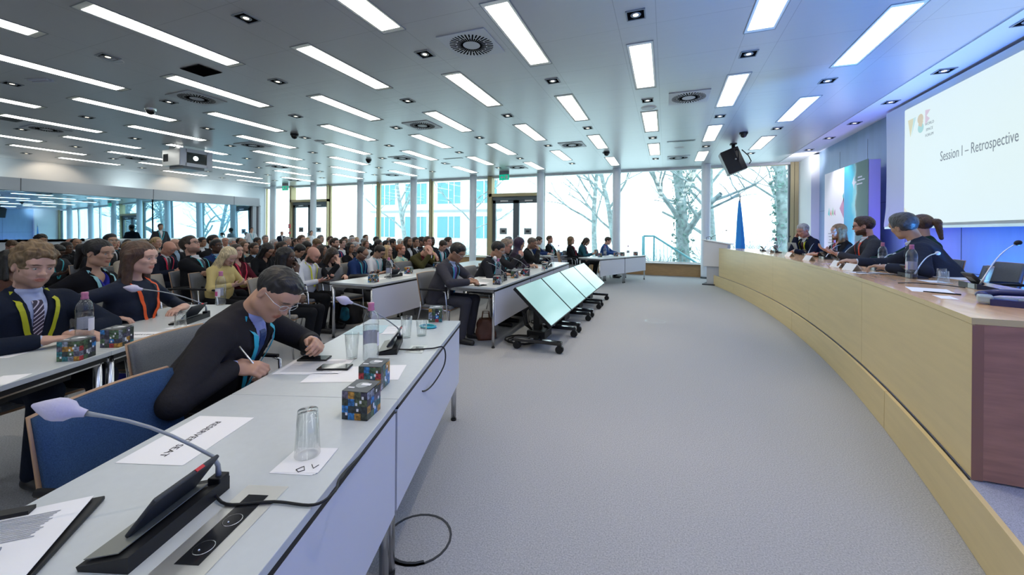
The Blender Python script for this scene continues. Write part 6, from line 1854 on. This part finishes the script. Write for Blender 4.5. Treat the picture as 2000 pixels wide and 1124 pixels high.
# keep neighbours at least a seat apart, moving along the line of sight
fixed = [(-5.95, 3.3), (-6.15, 2.55)]
for it in range(200):
    mv = False
    for i in range(len(PPL)):
        for j in range(i):
            A_, B_ = PPL[i], PPL[j]
            dx, dy = A_[3] - B_[3], A_[4] - B_[4]; r_ = math.hypot(dx, dy)
            if r_ < .56:
                mv = True
                f, n_ = (A_, B_) if A_[6] > B_[6] else (B_, A_)
                if f[6] < 13.5: f[6] *= 1.012
                n_[6] *= .995
                for q in (f, n_): q[3], q[4], q[5], q[6] = place(q[0], q[1], q[2], q[6])
    if not mv: break
for q in PPL:
    while q[0] < 850 and q[3] > -4.72 and q[4] > 3.7:
        q[6] *= 1.01; q[3], q[4], q[5], q[6] = place(q[0], q[1], q[2], q[6])
for px, yt, hh, x, y, z, d, sp, desc in PPL:
    if y > 13.3:
        k = 13.3 / y; x *= k; y *= k; d *= k; z = CAM_H + (z - CAM_H) * k
    if x < -17.6:
        k = -17.6 / x; x *= k; y *= k; d *= k; z = CAM_H + (z - CAM_H) * k
    sc = max(.86, min(1.12, z / 1.215))
    ang = math.atan2(6.3 - y, 3.0 - x) + random.uniform(-.18, .18)
    fx, fy = math.cos(ang), math.sin(ang)
    lean = PS[sp[0]].get('lean', 0); off = .03 + math.sin(lean) * .6
    px_, py_ = x - fx * off, y - fy * off
    crowd_person(px_, py_, 0, ang - PI / 2, sc, sp, desc)
    if 'phone' in desc: phone(px_ + fx * .43 * sc, py_ + fy * .43 * sc, ang, 'black phone in the hands of the ' + ' '.join(desc.split()[:8]), z=.83 * sc)
    if 'papers' in desc: paper(px_ + fx * .42 * sc, py_ + fy * .42 * sc, ang, .3, .21, 'white papers in the lap of the burgundy jacket woman', z=.72 * sc, n=2)
    if d < 8.2:
        chair(px_ + fx * .06, py_ + fy * .06, ang - PI / 2, ('chair under the ' + desc)[:200], 'occupied chairs', 'beige' if int(px) % 2 else 'grey')
# shorten chair labels
for o in [q for q in COL.objects if q.name.startswith('conference_chair')]:
    w = o['label'].split()
    if len(w) > 16: o['label'] = ' '.join(w[:16])
# people standing at the back
for px, yt, hh, pose, sp, desc in [(313, 432, 21, 's', 's s short t k g w - t 1 0'.split(), 'standing man in glasses and brown grey suit before the mirrored booth'),
                             (491, 440, 17, 's', 's t short w d w w - t 0 0'.split(), 'standing young person in a white polo at the booth corner'),
                             (550, 447, 16, 'S', 'S s receding r g n w - - 0 0'.split(), 'standing grey man in navy suit left of the corner door'),
                             (608, 447, 15, 's', 's Fo pony w d w w - - 0 0'.split(), 'standing woman with a dark ponytail before the corner door')]:
    x, y, z, d = place(px, yt, hh)
    k = (1.66 - CAM_H) / max(.05, (z - CAM_H)); k = max(.7, min(1.6, k)); x *= k; y *= k
    if y > 13.4: k = 13.4 / y; x *= k; y *= k
    if x < -17.7: k = -17.7 / x; x *= k; y *= k
    z2 = CAM_H - (yt + hh * .5 - HZ(px)) / 765.09 * (-math.sin(YAW) * x + math.cos(YAW) * y)
    crowd_person(x, y, 0, math.atan2(6 - y, 3 - x) - PI / 2, z2 / 1.62, sp, desc)

# ------------------------------------------------------------------ the people nearest the camera, each in a pose of their own
def hero(loc, rz, pose, female, clothes, style, c, label, vox=.0055, scale=1.0, hand_w=None, tie_mat=None, pen=False, outer=True, hair_vox=None, group=None, chair_kind='grey', chair_off=.06, chair_label=None):
    """hand_w: [(world wrist, world finger direction, palm normal, curl), ...] left then right"""
    rot = np.array([[math.cos(rz), math.sin(rz), 0], [-math.sin(rz), math.cos(rz), 0], [0, 0, 1]])
    arms = []
    for i, h in enumerate(hand_w):
        w, d_, n_, cu = h[:4]
        a = dict(w=rot @ (np.array(w, float) - np.array(loc)) / scale, d=rot @ np.array(d_, float), n=rot @ np.array(n_, float), curl=cu)
        a['pole'] = h[4] if len(h) > 4 else ((-.8, -.3, -.6) if i == 0 else (.8, -.3, -.6))
        arms.append(a)
    p = dict(pose); p['arms'] = arms
    if female: p.setdefault('sw', .148)
    f = figure_meshes('hero', p, vox, female, style, clothes, .0045)
    accessories(f, tie_mat, outer)
    b = person(f, label, loc, rz, c, group, scale)
    if chair_kind:
        fx, fy = -math.sin(rz), math.cos(rz)
        chair(loc[0] + fx * chair_off, loc[1] + fy * chair_off, rz, chair_label or 'chair', 'occupied chairs', chair_kind, loc[2])
    return b, f
def ang(deg): return math.radians(deg) - PI / 2
# writing man
b, f = hero((-2.155, 1.215, 0), ang(27), dict(lean=.55, hpitch=.25, hyaw=-.30, sw=.175, ph=.54, hw=1.03), False, 'suit', 'buzz',
    dict(skin=(.50, .29, .20), hair=(.012, .011, .012), jacket=(.024, .023, .026), shirt=(.34, .40, .72), tie=(.02, .05, .17), lanyard=(.03, .42, .58), glasses=1, beard=0),
    'man in dark suit and turquoise lanyard bending over the near table, writing', vox=.0048,
    hand_w=[((-1.735, 1.545, .825), (.85, -.35, .18), (-.35, -.5, -.5), .62, (-.9, .1, -.5)), ((-1.830, 1.205, .790), (.82, .55, -.10), (-.35, .45, -.75), .78, (.9, -.2, -.4))],
    chair_kind=None, scale=1.05)
chair(-2.20, 1.36, rA, 'grey chair of the writing man, its back seen left of him', 'occupied chairs')
pen = MB(); pen.tube([(-1.745, 1.275, .750), (-1.760, 1.262, .775), (-1.815, 1.215, .885)], [.001, .0042, .0042], n=8)
tag(pen.build('pen', m_alu), 'slim white pen held in the writing man\'s right hand', 'pen')
J = f['J']
for pts, w, nm in (([(-.05, .285), (-.045, .24)], .026, 'lanyard_badge'), ([(-.078, .43), (-.074, .36)], .024, 'lanyard_patch')):
    o = link(nm, strip_mesh(J, pts, w, .0095, nm, [m_paper], True), b)
# curly haired man
b, f = hero((-3.60, 1.10, 0), ang(10), dict(lean=.14, hpitch=.08, hyaw=-.10, sw=.172, gaze=-.3, htilt=-.04), False, 'suit', 'curly',
    dict(skin=(.52, .32, .25), hair=(.13, .085, .042), brow=(.09, .05, .03), jacket=(.011, .016, .030), shirt=(.42, .48, .68), tie=(.035, .025, .05), lanyard=(.40, .42, .02), glasses=0, beard=.42),
    'man with curly light brown hair, striped tie and yellow green lanyard behind the second table', vox=.0052, tie_mat=t_tie,
    hand_w=[((-3.30, 1.22, .785), (.55, .45, .05), (-.2, -.1, -.9), .45, (-.9, .1, -.3)), ((-3.26, 1.08, .785), (.45, .75, .08), (0, .1, -.95), .35, (.9, .0, -.4))],
    chair_label='chair of the curly haired man')
# brown haired woman
b, f = hero((-3.79, 1.69, 0), ang(22), dict(lean=.12, hpitch=.0, hyaw=.10, gaze=.0), True, 'top', 'halfup',
    dict(skin=(.58, .36, .28), hair=(.060, .032, .020), shirt=(.011, .017, .035), lanyard=(.75, .10, .02), glasses=0, trousers=(.012, .012, .02)),
    'woman with brown shoulder length hair in navy sweater and orange lanyard', vox=.0052, outer=True,
    hand_w=[((-3.66, 2.00, .785), (.3, -.6, 0), (0, 0, -1), .3, (-.8, -.2, -.5)), ((-3.62, 1.50, .785), (.25, .75, 0), (0, 0, -1), .3, (.8, -.2, -.5))],
    chair_label='dark chair of the woman in the navy sweater')
# dark haired woman in royal blue
b, f = hero((-4.77, 1.86, 0), ang(24), dict(lean=.10, hpitch=.04, hyaw=.0), True, 'jacket', 'pony',
    dict(skin=(.46, .27, .185), hair=(.008, .007, .008), jacket=(.008, .008, .011), shirt=(.02, .025, .28), lanyard=(.25, .50, .55), glasses=0, trousers=(.015, .018, .14)),
    'woman with pulled back black hair in black cardigan over royal blue', vox=.0062,
    hand_w=[((-4.62, 1.92, .72), (.5, -.5, 0), (0, 0, -1), .3), ((-4.60, 1.72, .72), (.5, .5, 0), (0, 0, -1), .3)], chair_label='chair of the woman in royal blue')
# row at the monitor tables
g_ = (0, 0, -1)
b, f = hero((-2.80, 4.50, 0), ang(2), dict(lean=.34, hpitch=.22, hyaw=-.05, sw=.178, belly=.02), False, 'suit', 'short',
    dict(skin=(.30, .16, .10), hair=(.008, .008, .008), jacket=(.050, .050, .062), shirt=(.42, .50, .70), tie=(.10, .06, .30), lanyard=(.05, .30, .45), glasses=1, beard=0),
    'man in dark grey suit and glasses writing at the nearest monitor table', vox=.0062,
    hand_w=[((-2.40, 4.62, .785), (.8, -.2, 0), g_, .5, (-.8, .1, -.4)), ((-2.30, 4.40, .785), (.9, .15, 0), g_, .7, (.9, -.1, -.4))], chair_label='dark grey chair of the man in the grey suit, seen from the side')
SPEC = [
 ((-2.70, 5.55, 0), 2, dict(lean=.42, hpitch=.0, sw=.172), False, 'suit', 'short', dict(skin=SK['t'], hair=(.01, .01, .01), jacket=(.012, .014, .020), shirt=(.5, .56, .64), tie=(.03, .05, .1), lanyard=LN['t'], glasses=1, beard=0),
  'man in black suit with headphones round his neck at the monitor tables', [((-2.22, 5.70, .785), (.9, -.2, 0), g_, .2), ((-2.22, 5.42, .785), (.9, .1, 0), g_, .3)]),
 ((-2.80, 6.30, 0), 4, dict(lean=.30, hpitch=.0, sw=.172), False, 'suit', 'grey', dict(skin=SK['r'], hair=(.20, .15, .11), brow=(.12, .09, .07), jacket=(.022, .022, .026), shirt=(.3, .34, .38), tie=(.05, .25, .3), lanyard=LN['t'], glasses=2, beard=.2),
  'sandy haired man with clasped hands raised at the monitor tables', [((-2.32, 6.38, 1.02), (.3, -.6, .4), (-.5, -.4, 0), .9, (-.6, .5, -.8)), ((-2.32, 6.26, 1.02), (.3, .6, .4), (-.5, .4, 0), .9, (.6, .5, -.8))]),
 ((-2.78, 7.08, 0), 6, dict(lean=.18, hpitch=.05), True, 'top', 'hijab', dict(skin=SK['a'], hair=(.030, .014, .038), brow=(.02, .01, .01), shirt=(.022, .014, .028), lanyard=None, glasses=0, style='hijab', trousers=(.01, .01, .012)),
  'woman in a dark purple headscarf at the monitor tables', [((-2.36, 7.16, .785), (.5, -.5, 0), g_, .3), ((-2.36, 6.98, .785), (.5, .5, 0), g_, .3)]),
 ((-2.80, 7.86, 0), 8, dict(lean=.20, hpitch=.12), False, 'suit', 'buzz', dict(skin=SK['m'], hair=(.10, .08, .06), jacket=(.015, .016, .018), shirt=(.5, .52, .48), tie=None, lanyard=None, glasses=0, beard=.3),
  'close cropped man resting chin on hand at the far monitor table', [((-2.36, 7.90, .785), (.5, -.5, 0), g_, .4), ((-2.46, 7.76, 1.05), (-.3, .2, .9), (-.9, .2, 0), .7, (.4, .8, -.6))]),
]
for loc, a_, po, fe, cl, st, c, lab, hw in SPEC:
    hero(loc, ang(a_), po, fe, cl, st, c, lab, vox=.0068, hand_w=hw, chair_label=('chair of the ' + lab)[:120])
# headphones on the second man
bb = [o for o in COL.objects if o.get('label', '').startswith('man in black suit with headphones')][0]
hp = MB(); hp.tube([(.085 * math.cos(a * PI / 12 + PI), .20 + .09 * math.sin(a * PI / 12 + PI), 1.045) for a in range(13)], .007, n=6)
hp.ball((.088, .27, 1.02), (.022, .03, .032), m_paper); hp.ball((-.088, .27, 1.02), (.022, .03, .032), m_paper)
hp.mats = [m_paper]; hp.mi = [0] * len(hp.mi)
tag(hp.build('headphones', None, None, bb.location, bb.rotation_euler[2]), 'white headphones hanging round the neck of the black suited man', 'headphones')
# far tables
for (x, y, a_, sp, lab) in [(-3.75, 11.35, 8, 't s short w d b w - y 2 .4'.split(), 'man in blue suit with yellow lanyard at the far table'),
                            (-3.45, 12.15, -5, 'n s short r b k l - t 0 .3'.split(), 'burly man in black suit with pale blue lanyard leaning back at the far table'),
                            (-2.62, 11.55, 0, 'n Fj bob w c k k - r 0 0'.split(), 'short haired blond woman in black with a red lanyard at the far pair'),
                            (-2.42, 12.05, 0, 'd Fj bob w d t t - r 0 0'.split(), 'woman with dark bob in teal jacket looking down at the far pair'),
                            (-1.88, 12.75, -2, 't j short w d B B - w 0 0'.split(), 'man in bright blue jumper before the white column at the far pair'),
                            (-3.42, 8.55, 5, 'n s grey w g k k - - 0 0'.split(), 'grey man half hidden behind the cropped man'),
                            ]:
    crowd_person(x, y, 0, ang(a_), .98, sp, lab)
    chair(x + .05, y, ang(a_), 'chair of the ' + lab, 'occupied chairs')
# bent man in olive at the end of the middle row
hero((-4.60, 6.30, 0), ang(0), dict(lean=.62, hpitch=.30, sw=.178, belly=.02), False, 'jacket', 'bald',
    dict(skin=(.55, .30, .22), hair=(.25, .2, .16), jacket=(.045, .043, .016), shirt=(.16, .02, .03), glasses=0, beard=0), 'bald man in olive green jacket bent over the table, head on hand', vox=.0068,
    hand_w=[((-4.02, 6.37, .90), (-.2, -.3, .9), (-.9, 0, 0), .5, (-.5, .8, -.6)), ((-4.05, 6.17, .98), (-.1, .3, .9), (-.9, .2, 0), .5, (.5, .8, -.6))], chair_label='chair of the bent man in olive green')
# ------------------------------------------------------------------ podium
def wang(x, y, tx, ty): return math.atan2(ty - y, tx - x) - PI / 2
hero((2.74, 9.25, PZ), ang(196), dict(lean=.40, hpitch=.0, hyaw=.30, htilt=-.12), False, 'suit', 'grey',
    dict(skin=SK['r'], hair=(.34, .34, .34), brow=(.2, .18, .16), jacket=(.012, .016, .034), shirt=(.6, .64, .7), tie=(.09, .02, .02), lanyard=LN['y'], glasses=0, beard=0), 'grey haired man on the podium leaning his cheek on his fist', vox=.0065,
    hand_w=[((2.30, 8.98, 1.10), (-.2, .2, -.1), g_, .3), ((2.40, 9.27, 1.36), (.25, -.35, .9), (.6, -.7, 0), .8, (-.3, .9, -.8))], scale=1.06, chair_label='chair of the grey haired man on the podium')
hero((2.74, 8.02, PZ), ang(190), dict(lean=.10, hpitch=.0, hyaw=.0), True, 'jacket', 'long',
    dict(skin=SK['w'], hair=(.20, .13, .07), jacket=(.012, .012, .014), shirt=(.45, .02, .04), glasses=0, trousers=(.01, .01, .012)), 'woman on the podium with long blond highlighted hair and red top', vox=.0065,
    hand_w=[((2.36, 7.92, 1.09), (-.6, .3, 0), g_, .3), ((2.36, 8.14, 1.09), (-.6, -.3, 0), g_, .3)], chair_label='chair of the podium woman in the red top')
hero((2.68, 6.78, PZ), ang(176), dict(lean=.20, hpitch=-.06, hyaw=-.25, sw=.178), False, 'suit', 'short',
    dict(skin=SK['r'], hair=(.045, .022, .014), brow=(.05, .025, .015), jacket=(.045, .047, .056), shirt=(.62, .66, .72), tie=(.015, .015, .03), lanyard=LN['o'], glasses=2, beard=.95), 'bearded speaker in dark glasses and grey suit gesturing on the podium', vox=.0055,
    hand_w=[((2.20, 6.62, 1.15), (-.55, .55, .15), (.1, .2, .95), .3, (-.6, -.4, -.6)), ((2.22, 6.96, 1.17), (-.7, .35, .3), (.1, .2, .9), .15, (.6, -.4, -.6))], scale=1.06, chair_label='chair of the gesturing speaker')
hero((2.90, 6.13, PZ), ang(178), dict(lean=.08, hpitch=.0, hyaw=-.9), True, 'jacket', 'pony',
    dict(skin=SK['w'], hair=(.085, .045, .025), jacket=(.010, .035, .028), shirt=(.6, .62, .6), lanyard=LN['t'], glasses=0, trousers=(.01, .01, .012)), 'woman with brown ponytail and dark green jacket hidden behind the turning man', vox=.0068, scale=1.05,
    hand_w=[((2.40, 6.02, 1.09), (-.6, .3, 0), g_, .3), ((2.40, 6.24, 1.10), (-.6, -.3, .1), g_, .3)], chair_label='grey chair of the podium woman with the ponytail')
hero((2.55, 5.02, PZ), ang(152), dict(lean=.50, hpitch=-.2, hyaw=-.65, sw=.182, belly=.015), False, 'suit', 'grey',
    dict(skin=SK['a'], hair=(.060, .062, .068), brow=(.05, .05, .05), jacket=(.026, .032, .052), shirt=(.62, .66, .72), tie=(.35, .10, .03), glasses=0, beard=0), 'grey haired man in dark blue suit turning away from the camera on the podium', vox=.0055, scale=1.09,
    hand_w=[((2.02, 4.92, 1.10), (-.6, .5, .1), g_, .4), ((1.98, 5.46, 1.12), (-.8, .3, .1), (0, .3, -.9), .3)], chair_label='chair of the podium man turning away')
# tidy labels of every chair once all are placed
seen = {}
for o in [q for q in COL.objects if q.name.startswith('conference_chair') and q.parent is None]:
    w = o['label'].split()
    if len(w) > 16: w = w[:16]
    while w[-1] in ('in', 'and', 'the', 'with', 'a', 'of', 'at', 'behind', 'his', 'her', 'on', 'by', 'to', 'right', 'left'): w.pop()
    o['label'] = ' '.join(w).rstrip(',')
